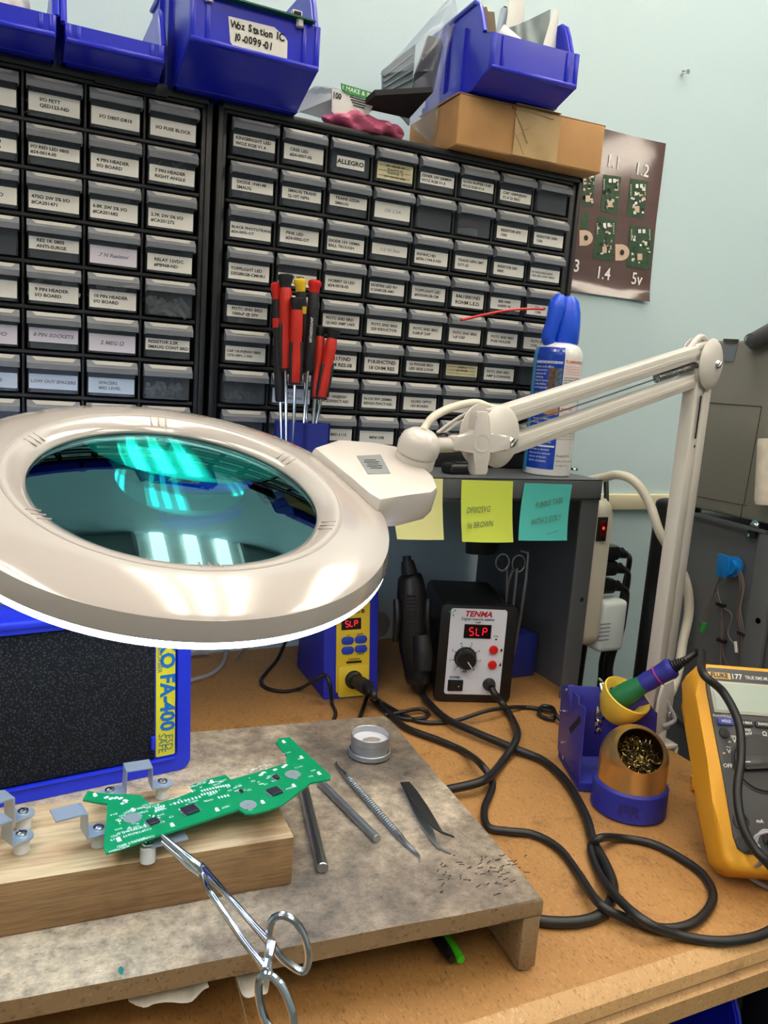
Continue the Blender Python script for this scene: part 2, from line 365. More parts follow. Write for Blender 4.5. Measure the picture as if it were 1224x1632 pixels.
def cabinet(x0, cols, specs, label, first_col, xr0, xr1, pw):
    zt, zb = 1.487, ZS+0.0002; yf, yb = 0.0125, 0.172
    t = thing('parts_cabinet', label, 'drawer cabinet', ((xr0+xr1)/2, 0.09, zb), group=None)
    b = M()
    b.box(((xr0+xr1)/2, yb-0.001, (zt+zb)/2), (xr1-xr0, 0.003, zt-zb))
    xl, xr = x0+0.0015, x0+8*pw+0.003
    b.box(((xr0+xl)/2, (yf+yb)/2, (zt+zb)/2), (xl-xr0, yb-yf, zt-zb), bev=0.0035); b.box(((xr1+xr)/2, (yf+yb)/2, (zt+zb)/2), (xr1-xr, yb-yf, zt-zb), bev=0.0035)
    top = ZT-RP+0.0165; bot = ZT-8*RP-0.029
    b.box(((xr0+xr1)/2, (yf+yb)/2, (zt+top)/2), (xr1-xr0-0.002, yb-yf, zt-top), bev=0.002); b.box(((xr0+xr1)/2, (yf+yb)/2, (zb+bot)/2), (xr1-xr0-0.002, yb-yf, bot-zb), bev=0.002)
    for xs in (xr0, xr1): b.box((xs+(0.0035 if xs == xr0 else -0.0035), yf+0.004, (zt+zb)/2), (0.007, 0.016, zt-zb), bev=0.002)   # raised outer rim
    b.box(((xr0+xr1)/2, yf-0.001, zt-0.004), (xr1-xr0, 0.006, 0.008), bev=0.002)
    b.done('housing', 'cab_black', t)
    b = M()
    for j in range(1, 8): b.box(((xl+xr)/2, (yf+yb)/2-0.001, ZT-j*RP-0.0298), (xr-xl, yb-yf, 0.0046), bev=0.0012, seg=1)
    for i in range(1, 8): b.box((x0+i*pw+0.0023, (yf+yb)/2, (top+bot)/2), (0.0022, yb-yf-0.002, top-bot))
    b.done('divider_grid', 'cab_black', t)
    w = pw-0.0085
    for (i, j), sp in specs.items():
        key = round(pw, 5)
        if key not in DPROTO:
            o = drawer_mesh(w).done('drawer', ['drawer_front', 'drawer_hood', 'drawer_scoop_lit'], None, angle=30); DPROTO[key] = o
        else:
            o = DPROTO[key].copy(); COL.objects.link(o)
        o.parent = t; pull = sp[4] if sp and len(sp) > 4 else 0.0
        o.location = Vector((x0+(i-0.5)*pw+0.0022, -pull, ZT-j*RP))-Vector(t.location)
        o.rotation_euler = (0, 0, rnd.uniform(-0.012, 0.012))
        if sp and sp[0]: label_on(o, sp, w)
    return t
TY = lambda a, b_=None, h=15, z=1.5, st='type': ([a]+([b_] if b_ else []), h, z, st)
N0 = (None,)
RSPEC = {
 (1,1): TY('KINGBRIGHT LED', 'WOZ RGB V1.4', 13, 7), (2,1): TY('CREE LED', '#24-0007-05', 17, 4), (3,1): TY('ALLEGRO', None, 13, 6, 'small'), (4,1): (['HN 1050 B0 0/0', 'ELAGATE AE', 'CHANNEL 10', '24 V UN DC 6/8,2'], 20, 2, 'dense'),
 (5,1): TY('ZENER 10V 200MW', 'WOZ RGB V1.4', 13, 6), (6,1): TY('QUAD BUFFER CHIP', 'WOZ RGB V1.4', 12, 9), (7,1): TY('CAP 100PF@50V', 'V1.4 GI BRD', 13, 4), (8,1): N0,
 (1,2): TY('DIODE 1N4148', 'SMAUG', 13, 7), (2,2): TY('SMAUG TRANS', 'Q-10T NPN', 13, 7), (3,2): TY('TRANS 2222A', 'SMAUG', 13, 8), (4,2): TY('15E 2.5A', None, 19, 3, 'hand'), (5,2): N0, (6,2): N0,
 (7,2): TY('RESISTOR 470', '1206', 16, 2), (8,2): TY('RESISTOR 1000', '1206', 16, 2),
 (1,3): TY('BLACK PHOTOTRANS', '#24-0093-OT', 17, 2), (2,3): TY('PINK LED', '#24-0002-OT', 17, 4), (3,3): TY('DIODE 15V 100MA', 'BALL TROUGH', 16, 3), (4,3): ([' 1/2 W Res '], 13, 6, 'hand'),
 (5,3): TY('SN74HC14D', '#296-1194-5-ND', 17, 2), (6,3): TY('TRANS NPN SMT', 'SOT-23', 17, 2), (7,3): TY('RESISTOR 560', '0805', 16, 2), (8,3): TY('5V WOZ REGUNPN', '1206 LED LIGHT BRDS', 16, 2),
 (1,4): TY('TOPFLIGHT LED', 'S3528RGB-CMHR1', 18, 2), (2,4): TY('LED 0805', 'BLUE', 14, 2), (3,4): TY('HOBBIT GI LED', '#24-0018-05', 18, 2), (4,4): TY('SIDEFIRE LED RV', 'S1204RGB-AM1', 14, 5), (5,4): TY('TOPFLIGHT LED', '#S5050RGB-CM', 17, 4),
 (6,4): TY('84610001ND', 'ROHM L.E.D.', 19, 1, 'big'), (7,4): TY('RES 1000', '0.0075 W', 15, 4), (8,4): TY('RES 10K', '1206', 14, 2),
 (1,5): TY('POTC SND BRD', '1000uF @ 50V', 13, 6), (2,5): N0, (3,5): TY('POTC SND BRD', 'QUAD AMP U4/5', 16, 5), (4,5): TY('POTC SND BRD', '220 INDUCTOR', 18, 2), (5,5): TY('POTC SND BRD', '0.68UF CAP', 18, 2), (6,5): TY('POTC SND BRD', '1uF CAP', 18, 2), (7,5): TY('POTC SND BRD', 'FUSE HOLDER', 18, 2), (8,5): TY('POTC SND', 'COIL', 16, 2),
 (1,6): TY('CAP 10UF@50V 0805', '1276-2891-1-ND', 17, 2), (2,6): TY('CAP 1UF', '0805', 15, 2), (3,6): TY('G52171ND', 'OHM RES.08', 18, 1, 'big'), (4,6): TY('P18.0HCTND', '18 OHM RES', 18, 1, 'big'), (5,6): TY('GI PHONE BRD', 'LED SIDE LOOK', 14, 5), (6,6): (['43.00+6', '50 V/OHM', '---'], 15, 4, 'dense'), (7,6): TY('POTC SND BRD', 'AMP 2-CHANNEL', 17, 2), (8,6): N0,
 (1,7): N0+(0,0,'',0.004), (2,7): (['CAP 3.9 N', '1276-00A-1-ND'], 18, 2, 'blue'), (3,7): TY('CAP 100@50V', 'PCE3930CT-ND', 17, 2), (4,7): TY('N-CH 50V 200MA', 'BSN20-7DICT-ND', 17, 2), (5,7): TY('QUAD OPTO', 'GI3 BOARD', 17, 2), (6,7): TY('POTC GI', 'RES', 17, 2), (7,7): TY('RELAY', 'DRIVER', 16, 2), (8,7): N0,
 (1,8): N0, (2,8): N0, (3,8): TY('SND BRD J-115', None, 15, 5), (4,8): TY('MINI USB', None, 17, 2), (5,8): TY('GI3 BRD WHS', None, 14, 4), (6,8): TY('CON 4', None, 14, 3), (7,8): N0, (8,8): N0}
LSPEC = {
 (4,1): TY('I/O FUSE BLOCK', None, 18, 2), (3,1): TY('I/O D807-D810', None, 18, 2), (2,1): TY('I/O FETT', 'QED123-ND', 18, 4), (1,1): TY('MOSFET', 'N T', 17, 3),
 (4,2): TY('7 PIN HEADER', 'RIGHT ANGLE', 17, 2, 'type'), (3,2): TY('4 PIN HEADER', 'I/O BOARD', 18, 2), (2,2): TY('I/O RED LED 0805', '#24-0014-05', 13, 7), (1,2): TY('RES 100 0603', 'SMAUG BRD', 13, 6),
 (4,3): TY('2.7K 2W 5% I/O', '#CA201272', 19, 1), (3,3): TY('6.8K 2W 5% I/O', '#CA201682', 19, 1), (2,3): TY('470\u03a9 2W 5% I/O', '#CA201471', 18, 2), (1,3): TY('2W 5% I/O', None, 17, 2),
 (4,4): TY('RELAY 12VDC', '#PB968-ND', 18, 1), (3,4): TY('.7 N Resistor', None, 19, 1, 'lilac'), (2,4): TY('RES 1K 0805', 'ANTI-SURGE', 13, 8), (1,4): N0,
 (4,5): N0+(0,0,'',0.004), (3,5): TY('10 PIN HEADER', 'I/O BOARD', 19, 1), (2,5): TY('9 PIN HEADER', 'I/O BOARD', 18, 2), (1,5): TY('10 PIN', None, 18, 2),
 (4,6): TY('RESISTOR 2.2K', 'SMAUG CONT BRD', 13, 7), (3,6): TY('2 MEG \u03a9', None, 19, 1, 'lilac'), (2,6): TY('8 PIN SOCKETS', None, 15, 6, 'lilac'), (1,6): (['2', 'SERIAL I/O', 'BRD'], 20, 1, 'lilac'),
 (4,7): N0+(0,0,'',0.003), (3,7): (['SPACERS', 'MID LEVEL'], 17, 2, 'blue'), (2,7): (['LOW OUT SPACERS'], 16, 3, 'blue'), (1,7): (['SPACERS'], 16, 2, 'blue'),
 (4,8): N0, (3,8): N0, (2,8): N0, (1,8): N0}
cabR = cabinet(0.0, 8, RSPEC, 'black small-parts drawer cabinet with a full grid, beside the poster and spray can', 1, -0.0105, 0.5035, CPW)
LP = 0.06104
LS = {(i+4, j): v for (i, j), v in LSPEC.items()}
LS.update({(4, j): N0 for j in range(1, 9)})
cabL = cabinet(-0.0315-8*LP, 8, LS, 'black small-parts drawer cabinet under three blue bins, filled with white-labelled drawers', 5, -0.0315-8*LP-0.012, -0.0165, LP)
b = M(); b.box((-0.105, 0.0105, 1.487-0.0035), (0.076, 0.005, 0.013), bev=0.001); b.done('name_plate', 'black_plastic', cabL)
# loose parts seen through a few drawer fronts
mat('part_white', (205,200,188), 0.6); mat('part_clear', (188,200,214), 0.4); mat('part_purple', (120,110,130), 0.5); mat('part_steel', (150,148,140), 0.35, 0.6); mat('part_red', (180,60,50), 0.5)
def heap(x, z, kind, m_, label, seed, n=16, y=0.03, zc=None, hh=0.014):
    R = random.Random(seed); b = M()
    for k in range(n):
        X = T(x+R.uniform(-0.02, 0.02), y+R.uniform(-0.010, 0.008), z-0.0245+0.004+R.uniform(0, hh)) @ Euler((R.uniform(-0.6, 0.6), R.uniform(-1.0, 1.0), R.uniform(-0.6, 0.6))).to_matrix().to_4x4()
        if kind == 'bar': b.box((0, 0, 0), (0.016, 0.0035, 0.0045), X, bev=0.0005, seg=1)
        elif kind == 'pin': b.tube([X @ Vector((-0.012, 0, 0)), X @ Vector((0.012, 0, 0))], 0.0007, 6)
        elif kind == 'bead': b.sph((0, 0, 0), 0.0032, 0, X, 8)
        elif kind == 'chip': b.box((0, 0, 0), (0.007, 0.004, 0.003), X)
    o = mono(b, 'loose_parts', m_, label, 'small parts'); tag(o, kind='stuff'); return o
XC = lambda c, x0, pw: x0+(c-0.5)*pw+0.0022
XL = lambda c: XC(c+4, -0.0315-8*LP, LP); XR = lambda c: XC(c, 0.0, CPW)
ZJ = lambda j: ZT-j*RP
heap(XL(4), ZJ(5), 'bar', 'part_white', 'white plastic connector blocks heaped in an unlabelled drawer', 1, 16, 0.026)
heap(XL(4), ZJ(7), 'bead', 'part_clear', 'pale translucent spacers heaped in the unlabelled drawer beside the mid level spacers', 2, 44, 0.028, hh=0.012)
heap(XL(3), ZJ(5), 'bar', 'part_white', 'white connector blocks showing over the ten pin header label', 3, 16, 0.026, hh=0.022)
heap(XL(2), ZJ(5), 'bar', 'part_white', 'white connector blocks showing over the nine pin header label', 4, 12, 0.026, hh=0.024)
heap(XL(2), ZJ(1), 'pin', 'part_steel', 'thin metal leads showing over the label of the topmost drawer row', 5, 18, 0.03, hh=0.026)
heap(XL(4), ZJ(2), 'pin', 'part_white', 'pale header pins showing over the right angle header label', 6, 12, 0.03, hh=0.02)
heap(XR(1), ZJ(7), 'bead', 'part_purple', 'dull purple beads lying in the unlabelled drawer left of the screwdrivers', 7, 26, 0.026, hh=0.006)
b = M(); x = XR(6); z = ZJ(2)-0.0243
b.lathe([(0, 0), (0.014, 0), (0.014, 0.009), (0, 0.009)], T(x+0.004, 0.034, z+0.0012), 24, 0); b.lathe([(0, 0), (0.0135, 0), (0.0135, 0.008), (0, 0.008)], T(x+0.004, 0.034, z+0.0135), 24, 1); b.lathe([(0.008,0.0102),(0.0136,0.0102),(0.0136,0.0126),(0.008,0.0126)], T(x+0.004, 0.034, z), 24, 1)
mono(b, 'tape_reel', ['part_white', 'part_red'], 'small reel of white and red tape inside a clear drawer', 'tape reel')
# ------------------------------------------------------------------ things on top of the cabinets
ZC = 1.4872
YZX = lambda x: Matrix(((0,0,1,x),(1,0,0,0),(0,1,0,0),(0,0,0,1)))        # polygon given as (y, z), raised along x
def bin_body(w, d, h, zl, sb, zp, ribs=True):
    b = M(); t = 0.0028; hw = w/2
    side = [(0.004, 0), (-sb+0.004, zl), (-sb-0.003, zl+0.002), (-sb-0.004, zp), (-sb+0.012, zp+0.006), (-sb+0.022, h-0.022), (-sb+0.030, h-0.008), (-sb+0.042, h), (d, h), (d, 0)]
    for s in (-1, 1):
        b.ext(side, t, YZX(s*(hw-t/2)-t/2))
        b.tube([(s*(hw+0.0015), y, z) for y, z in side[4:9]], 0.0026, 6)                         # beaded rim
        b.box((s*(hw+0.002), d*0.55, h*0.5), (0.004, 0.003, h*0.96)); b.box((s*(hw+0.002), d*0.2, h*0.4), (0.004, 0.003, h*0.75))
        b.box((s*(hw+0.002), d*0.6, 0.010), (0.004, d*0.8, 0.010))                               # stacking foot
    b.ext([(-sb-0.004, zl), (-sb-0.006, zl+0.001), (-sb-0.006, zp), (-sb-0.003, zp), (-sb-0.001, zl+0.002), (0.004, 0.003), (0.004, 0)], w-0.001, YZX(-hw+0.0005))
    b.box((0, d/2, 0.0014), (w, d, 0.0028)); b.box((0, d-0.0014, h/2), (w, 0.0028, h))
    b.box((0, -sb-0.0065, zl+0.0025), (w-0.002, 0.006, 0.005), bev=0.0015)                       # stacking ledge
    for s in (-1, 1):
        b.box((s*(hw-w*0.13), -sb-0.0065, (zl+zp)/2), (0.0045, 0.004, zp-zl-0.003), bev=0.001)    # label slot rails
        b.box((s*(hw-0.003), -sb-0.0055, (zl+zp)/2), (0.006, 0.004, zp-zl), bev=0.001)
    if ribs:
        for x in (-0.18, 0.12): b.ext([(-sb, zl), (-sb*0.25, zl*0.3), (-sb*0.2, zl*0.55)], 0.0022, YZX(x*w))
    return b
def bin_at(label, x, y, z, rz, w, d, h, zl, sb, zp, mat_='bin_blue'):
    X = T(x, y, z) @ RZ(rz); t = thing('storage_bin', label, 'storage bin', X=X, group='blue open-front storage bins')
    bin_body(w, d, h, zl, sb, zp).done('body', mat_, t, world=False, angle=30); return t, X
bin_at('blue open-front bin at the frame corner holding a whitish bag, first on the cabinet top', -0.235, -0.004, ZC, 0.0, 0.104, 0.14, 0.078, 0.009, 0.027, 0.030)
bin_at('small empty blue open-front bin between two other bins on the cabinet top', -0.1265, -0.004, ZC, 0.0, 0.096, 0.14, 0.076, 0.008, 0.026, 0.026)
tw, XW = bin_at('large blue bin with a handwritten white paper label on its front', 0.0085, -0.004, ZC, 0.02, 0.140, 0.150, 0.125, 0.026, 0.056, 0.071)
# handwritten label, torn at its corner
b = M(); pl = [(-0.045, 0.017), (0.018, 0.0185), (0.034, 0.010), (0.0375, 0.006), (0.038, -0.0155), (-0.037, -0.0165), (-0.041, -0.013)]
pl = [(x*0.78, y*0.80) for x, y in pl]
b.ext(pl, 0.0004, FRONT)
R = random.Random(3)
def hand(b, s, x, y, size, gap, bold=0.03, lift=0.0009):
    for ch in s:
        if ch != ' ': b.text(ch, size*R.uniform(0.92, 1.1), FRONT @ T(x, y+R.uniform(-0.0005, 0.0005), lift) @ RZ(R.uniform(-0.1, 0.1)), 1, 'CENTER', bold, 0.85)
        x += gap*(0.62 if ch in 'il1-t ' else 1.0)
hand(b, 'Woz Station IC', -0.0285, 0.0066, 0.0100, 0.0046); hand(b, '10-0099-01', -0.0265, -0.0048, 0.0098, 0.0048)
b.move(T(0.004, -0.0625, 0.044)); o = b.done('paper_label', ['paper', 'ink'], tw, world=False, smooth=False)
# green board lying over that bin's front edge
mat('pcb_green', (0, 138, 84), 0.35, vary=0.05, vscale=60); mat('pcb_dark', (10, 88, 62), 0.4); mat('pcb_edge', (150, 160, 90), 0.6)
t = thing('circuit_board', 'dark green circuit board lying across the front edge of the handwritten-label bin', 'circuit board', (0.01, -0.055, 1.5588))
X = T(0.006, -0.052, 1.5592) @ RZ(0.02)
b = M(); b.box((0.003, 0.004, 0.0008), (0.124, 0.052, 0.0016), X); b.done('board', 'pcb_dark', t)
b = M(); b.text('WOZ STATION CONTROL REV 2.1', 0.0052, X @ T(-0.004, -0.012, -0.0002) @ RX(PI), 0, 'CENTER', 0.0, 1.2); b.done('printed_text', 'pcb_edge', t, smooth=False)
b = M(); b.box((0.045, -0.015, 0.0048), (0.011, 0.008, 0.0062), X, bev=0.001); b.box((0.045, -0.0192, 0.0048), (0.008, 0.0008, 0.0035), X, 1); b.done('usb_socket', ['steel', 'ink'], t)
for x in (0.049, -0.048):
    b = M(); b.lathe([(0, -0.007), (0.0042, -0.007), (0.0042, 0), (0, 0)], X @ T(x, -0.0165, 0), 6); b.done('standoff', 'white_plastic', t, smooth=False)
# whitish bag in the first bin
def crumple(name, c, s, mats, label, cat, seed=1, n=20, amp=0.25, X=None, flat=0.0, **k):
    R = random.Random(seed); b = M(); ph = [(R.uniform(0, 6), R.uniform(2, 6), R.uniform(2, 6), R.uniform(2, 6)) for _ in range(9)]
    b.sph((0, 0, 0), 1, 0, None, n)
    for v in b.bm.verts:
        p = v.co.copy(); d = sum(math.sin(a+p.x*q+p.y*w+p.z*e) for a, q, w, e in ph)/9
        d2 = sum(abs(math.sin(a*2+p.x*q*2.1+p.y*w*1.7+p.z*e*2.3)) for a, q, w, e in ph)/9-0.6
        p *= 1+amp*d+amp*0.9*d2
        if p.z < -0.5: p.z = -0.5-(p.z+0.5)*flat
        v.co = Vector((p.x*s[0], p.y*s[1], p.z*s[2]))
    zmin = min(v.co.z for v in b.bm.verts)
    b.move(T(c[0], c[1], c[2]-zmin) @ (X if X is not None else Matrix()))
    return mono(b, name, mats, label, cat, angle=50, **k)
clear('film', (235,238,240), 0.55, 0.12, (205,208,206)); clear('bag_clear', (244,246,249), 0.86, 0.06, (205,212,222)); clear('pink_film', (226,140,166), 0.25, 0.16, (232,118,156))
mat('bag_white', (205,204,198), 0.5, vary=0.25, vscale=90)
crumple('plastic_bag', (-0.238, 0.045, ZC+0.004), (0.037, 0.044, 0.060), 'bag_white', 'whitish plastic bag stuffed inside the bin at the frame corner', 'bag', 5, 24)

# ------------------------------------------------------------------ cardboard box and the bin on it
m = mat('cardboard', (186,140,88), 0.75, vary=0.10, vscale=26, bump=0.08, bscale=300); mat('tape_tan', (196,164,112), 0.28, vary=0.08, vscale=40, coat=0.3); mat('card_edge', (150,108,66), 0.8)
BW, BD, BH = 0.2215, 0.150, 0.0595
XB = T(0.284, -0.0153, ZC) @ RZ(-0.042)
t = thing('cardboard_box', 'brown cardboard box with a strip of tan tape on its front', 'box', X=XB)
b = M(); b.box((BW/2, BD/2, BH/2), (BW, BD, BH), bev=0.0012, seg=2); b.jitter(0.0006, 4); b.done('carton', 'cardboard', t, world=False)
b = M(); b.box((BW/2, 0.06, BH+0.0012), (BW+0.003, 0.118, 0.0024), RX(0.012) , bev=0.0008); b.box((BW*0.35, -0.001, BH-0.002), (0.004, 0.003, 0.0035), bev=0.0006)
b.done('flap', 'card_edge', t, world=False)
b = M()
b.grid(lambda u, v: Vector((BW*0.365+u*0.068, -0.0013-0.0004*math.sin(9*u+5*v), 0.001+v*(BH-0.0015))), 10, 8, 0, 0.0004)
b.box((BW*0.365+0.034, 0.012, BH+0.0032), (0.068, 0.030, 0.0005))
for x0, z0, x1, z1, w in ((0.366, 0.05, 0.46, 0.018, 0.0009), (0.37, 0.028, 0.44, 0.003, 0.0007), (0.47, 0.038, 0.385, 0.024, 0.0006), (0.366, 0.056, 0.62, 0.054, 0.001)):
    b.tube([(BW*x0, -0.0018, z0), (BW*(x0+x1)/2, -0.0022, (z0+z1)/2+0.001), (BW*x1, -0.0018, z1)], w, 6)
b.done('tape', 'tape_tan', t, world=False)
tr, XR_ = bin_at('blue open-front bin on the cardboard box, stuffed with papers', 0.3600, -0.024, ZC+BH+0.0052, -0.05, 0.124, 0.145, 0.104, 0.013, 0.034, 0.054)
zi = ZC+BH+0.0085
def inb(x, y, z): return XR_ @ Vector((x, y, z))
mat('paper_white', (232,232,226), 0.75); mat('silver_bag', (120,132,134), 0.28, 0.35, vary=0.2, vscale=30); mat('brown_card', (96,80,58), 0.7); mat('bag_tan', (214,204,176), 0.6)
def sheet(name, P0, P1, P2, P3, bend, mats, label, cat, thick=0.0006):       # curved sheet through four corners
    P0, P1, P2, P3 = [inb(*p) for p in (P0, P1, P2, P3)]; n = (P1-P0).cross(P3-P0).normalized()
    b = M(); b.grid(lambda u, v: (P0*(1-u)+P1*u)*(1-v)+(P3*(1-u)+P2*u)*v+n*bend*math.sin(PI*u)*(0.4+v), 12, 8, 0, thick); return mono(b, name, mats, label, cat)
sheet('paper_sheet', (0.000, 0.050, 0.012), (0.050, 0.075, 0.012), (0.040, 0.085, 0.175), (0.010, 0.058, 0.150), 0.012, 'paper_white', 'tall white folded paper standing in the bin on the cardboard box', 'paper')
sheet('paper_sheet', (0.018, 0.000, 0.010), (0.058, 0.004, 0.014), (0.056, 0.010, 0.104), (0.046, 0.004, 0.122), 0.004, 'paper_white', 'short white paper strip curling over the front of the bin on the cardboard box', 'paper')
sheet('silver_bag', (-0.016, 0.014, 0.010), (0.058, 0.022, 0.012), (0.054, 0.026, 0.128), (-0.014, 0.018, 0.088), -0.012, 'silver_bag', 'grey metallised bag bulging beside the white papers in a bin', 'bag')
b = M(); a0, a1 = inb(-0.012, 0.06, 0.03), inb(0.013, 0.075, 0.135); b.tube([a0, a1], 0.0058, 14); b.tube([a1, a1+(a1-a0).normalized()*0.004], [0.0035, 0.003], 10, 1)
mat('tube_grey', (158,172,190), 0.3); mono(b, 'marker_pen', ['tube_grey', 'ink'], 'pale grey pen leaning up out of the paper-stuffed bin', 'pen')
b = M(); c = inb(-0.016, 0.002, 0.060); b.lathe([(0.006, -0.02), (0.016, -0.02), (0.016, 0.02), (0.006, 0.02), (0.006, -0.02)], frame(c, (0.8,-0.25,-0.5), (0,1,0)) @ RY(PI/2), 24)
mono(b, 'paper_roll', 'paper_white', 'small white paper roll at the front of the stuffed blue bin', 'paper roll')
b = M(); b.box((0, 0, 0), (0.020, 0.004, 0.07), frame(inb(-0.034, 0.016, 0.066), (1,0.2,0.25), (0,1,0)), bev=0.001); b.box((0.004, 0, 0.034), (0.011, 0.0044, 0.012), frame(inb(-0.034, 0.016, 0.066), (1,0.2,0.55), (0,1,0)), bev=0.001)
mono(b, 'card_strip', 'brown_card', 'dark brown card strip leaning behind the paper roll', 'card')
crumple('plastic_bag', inb(-0.030, 0.062, 0.004), (0.026, 0.030, 0.078), 'bag_tan', 'cream plastic bag behind the brown card in the stuffed bin', 'bag', 9, 20)
# white corner and grey point peeking past the box
b = M(); p0 = hy(893, 185, 0.10); b.box((p0.x, 0.10, ZC+BH+0.012), (0.03, 0.04, 0.02), bev=0.002); mono(b, 'small_carton', 'paper_white', 'small white carton peeking out between the blue bin and brown box top', 'carton')

# ------------------------------------------------------------------ bags on the cabinet top
# tall clear bag with dark folded sheets
t = thing('antistatic_bag', 'tall clear plastic bag with grey sheets leaning against the blue bin', 'bag', (0.245, 0.05, ZC))
def facet(b, pts, y, th, mi=0): b.ext([(p.x, p.z) for p in pts], th, T(0, y+th, 0) @ FRONT, mi)
mat('dark_sheet', (52,54,50), 0.35, vary=0.3, vscale=40); mat('grey_sheet', (120,134,140), 0.35, vary=0.2, vscale=60); mat('line_grey', (92,106,118), 0.4)
P = lambda x, y, yy=0.05: hy(x, y, yy)
b = M(); outl = [P(606,118), P(640,82), P(690,25), P(722,-12), P(728,20), P(712,90), P(700,150), P(696,232), P(680,222), P(655,200), P(610,165)]
n_ = len(outl); cx = sum((p for p in outl), Vector())/n_
def bagside(u, v, off):
    k = u*(n_-1); i = min(int(k), n_-2); q = outl[i]*(1-(k-i))+outl[i+1]*(k-i); p = cx*(1-v)+q*v
    return Vector((p.x, p.y+off*(1-v**3)+0.003*math.sin(9*v+7*u), max(p.z, ZC+0.001)))
b.grid(lambda u, v: bagside(u, v, -0.014), 40, 8, 0); b.grid(lambda u, v: bagside(u, v, 0.012), 40, 8, 0)
b.done('film', 'bag_clear', t, angle=25)
b = M(); facet(b, [P(609,112,0.052), P(662,70,0.052), P(652,200,0.052), P(609,150,0.052)], 0.051, 0.003)
for k in range(4): b.tube([P(612, 122+k*9, 0.0495), P(658, 86+k*13, 0.0495)], 0.0014, 6, 1)
b.done('folded_sheet', ['grey_sheet', 'line_grey'], t, smooth=False)
b = M(); facet(b, [P(682,58), P(700,64), P(704,75), P(688,148), P(656,146), P(661,118)], 0.046, 0.006); b.done('dark_sheet', 'dark_sheet', t, smooth=False)
# clear bag with green-printed label
t = thing('labelled_bag', 'crumpled clear bag with green and white printed label beside the handwritten-label bin', 'bag', (0.14, 0.05, ZC))
R = random.Random(12); b = M()
c0 = [hy(*q, 0.045) for q in ((474,180), (484,150), (500,138), (528,140), (545,150), (600,150), (622,160), (560,196), (520,190))]
cc = sum((p for p in c0), Vector())/len(c0); c0.append(c0[0])
def side2(u, v, off):
    k = u*(len(c0)-1); i = min(int(k), len(c0)-2); q = c0[i]*(1-(k-i))+c0[i+1]*(k-i); p = cc*(1-v)+q*v
    return Vector((p.x, p.y+off*(1-v**2)*(1+0.35*math.sin(13*u+4*v))+0.004*math.sin(17*u), max(p.z, ZC+0.0008)))
b.grid(lambda u, v: side2(u, v, -0.022), 44, 6); b.grid(lambda u, v: side2(u, v, 0.02), 44, 6); b.done('film', 'film', t, angle=25)
b = M(); q = [hy(*q, 0.016) for q in ((529,141), (600,156), (588,182), (546,192), (528,178))]
b.ext([(p.x, p.z) for p in q], 0.0015, T(0, 0.0165, 0) @ FRONT, 0)
g = [hy(*q, 0.015) for q in ((543,133), (594,148), (592,160), (553,150), (544,143))]; b.ext([(p.x, p.z) for p in g], 0.0012, T(0, 0.0150, 0) @ FRONT, 1)
sl = math.atan2(g[1].z-g[0].z, g[1].x-g[0].x); c = (g[0]+g[1]+g[2]+g[3])/4
b.text('1 MAKE & INCH', 0.0072, T(c.x+0.003, 0.0134, c.z) @ FRONT @ RZ(sl), 2, 'CENTER', 0.01)
c = hy(537, 153, 0.0145); b.text('100', 0.0095, T(c.x, 0.0145, c.z) @ FRONT @ RZ(sl), 3, 'CENTER', 0.03, 0.8)
for k in range(4):
    c = hy(572, 158+k*4, 0.0145); b.box((c.x, 0.0145, c.z), (0.024-0.003*k, 0.0004, 0.0011), T(c.x, 0, c.z) @ RY(-sl) @ T(-c.x, 0, -c.z), 3)
b.done('printed_label', ['paper_white', 'green', 'white', 'ink'], t, smooth=False)
# black foam slab and pink bag
mat('foam_dark', (24,24,26), 0.95, bump=0.5, bscale=700)
b = M(); p = [hy(576,172,0.03), hy(598,152,-0.02), hy(690,147,-0.02), hy(652,189,0.03)]
q = [(v.x, v.y, v.z) for v in p]
vs = q+[(x, y+0.003, z+0.007) for x, y, z in q]
b._add(vs, [(3,2,1,0), (4,5,6,7), (0,1,5,4), (1,2,6,5), (2,3,7,6), (3,0,4,7)]); mono(b, 'foam_slab', 'foam_dark', 'thin black foam slab jutting out over the pink bag', 'foam', smooth=False)
b = M()
def pink(u, v):
    x = 0.118+0.112*u; e = math.sin(PI*min(1, max(0.001, u)))**0.45
    a = 2*PI*v; r = e*(0.0115+0.003*math.sin(11*u+2*a)+0.002*math.sin(23*u-3*a))
    return Vector((x, 0.024+1.7*r*math.cos(a)+0.003*math.sin(9*u), max(ZC+0.0004, ZC+0.0095+r*math.sin(a)*0.95)))
b.grid(pink, 46, 24); bmesh.ops.remove_doubles(b.bm, verts=b.bm.verts, dist=0.0003)
mono(b, 'pink_bag', 'pink_film', 'crumpled pink antistatic bag on the cabinet top beneath the black foam slab', 'bag', angle=40)

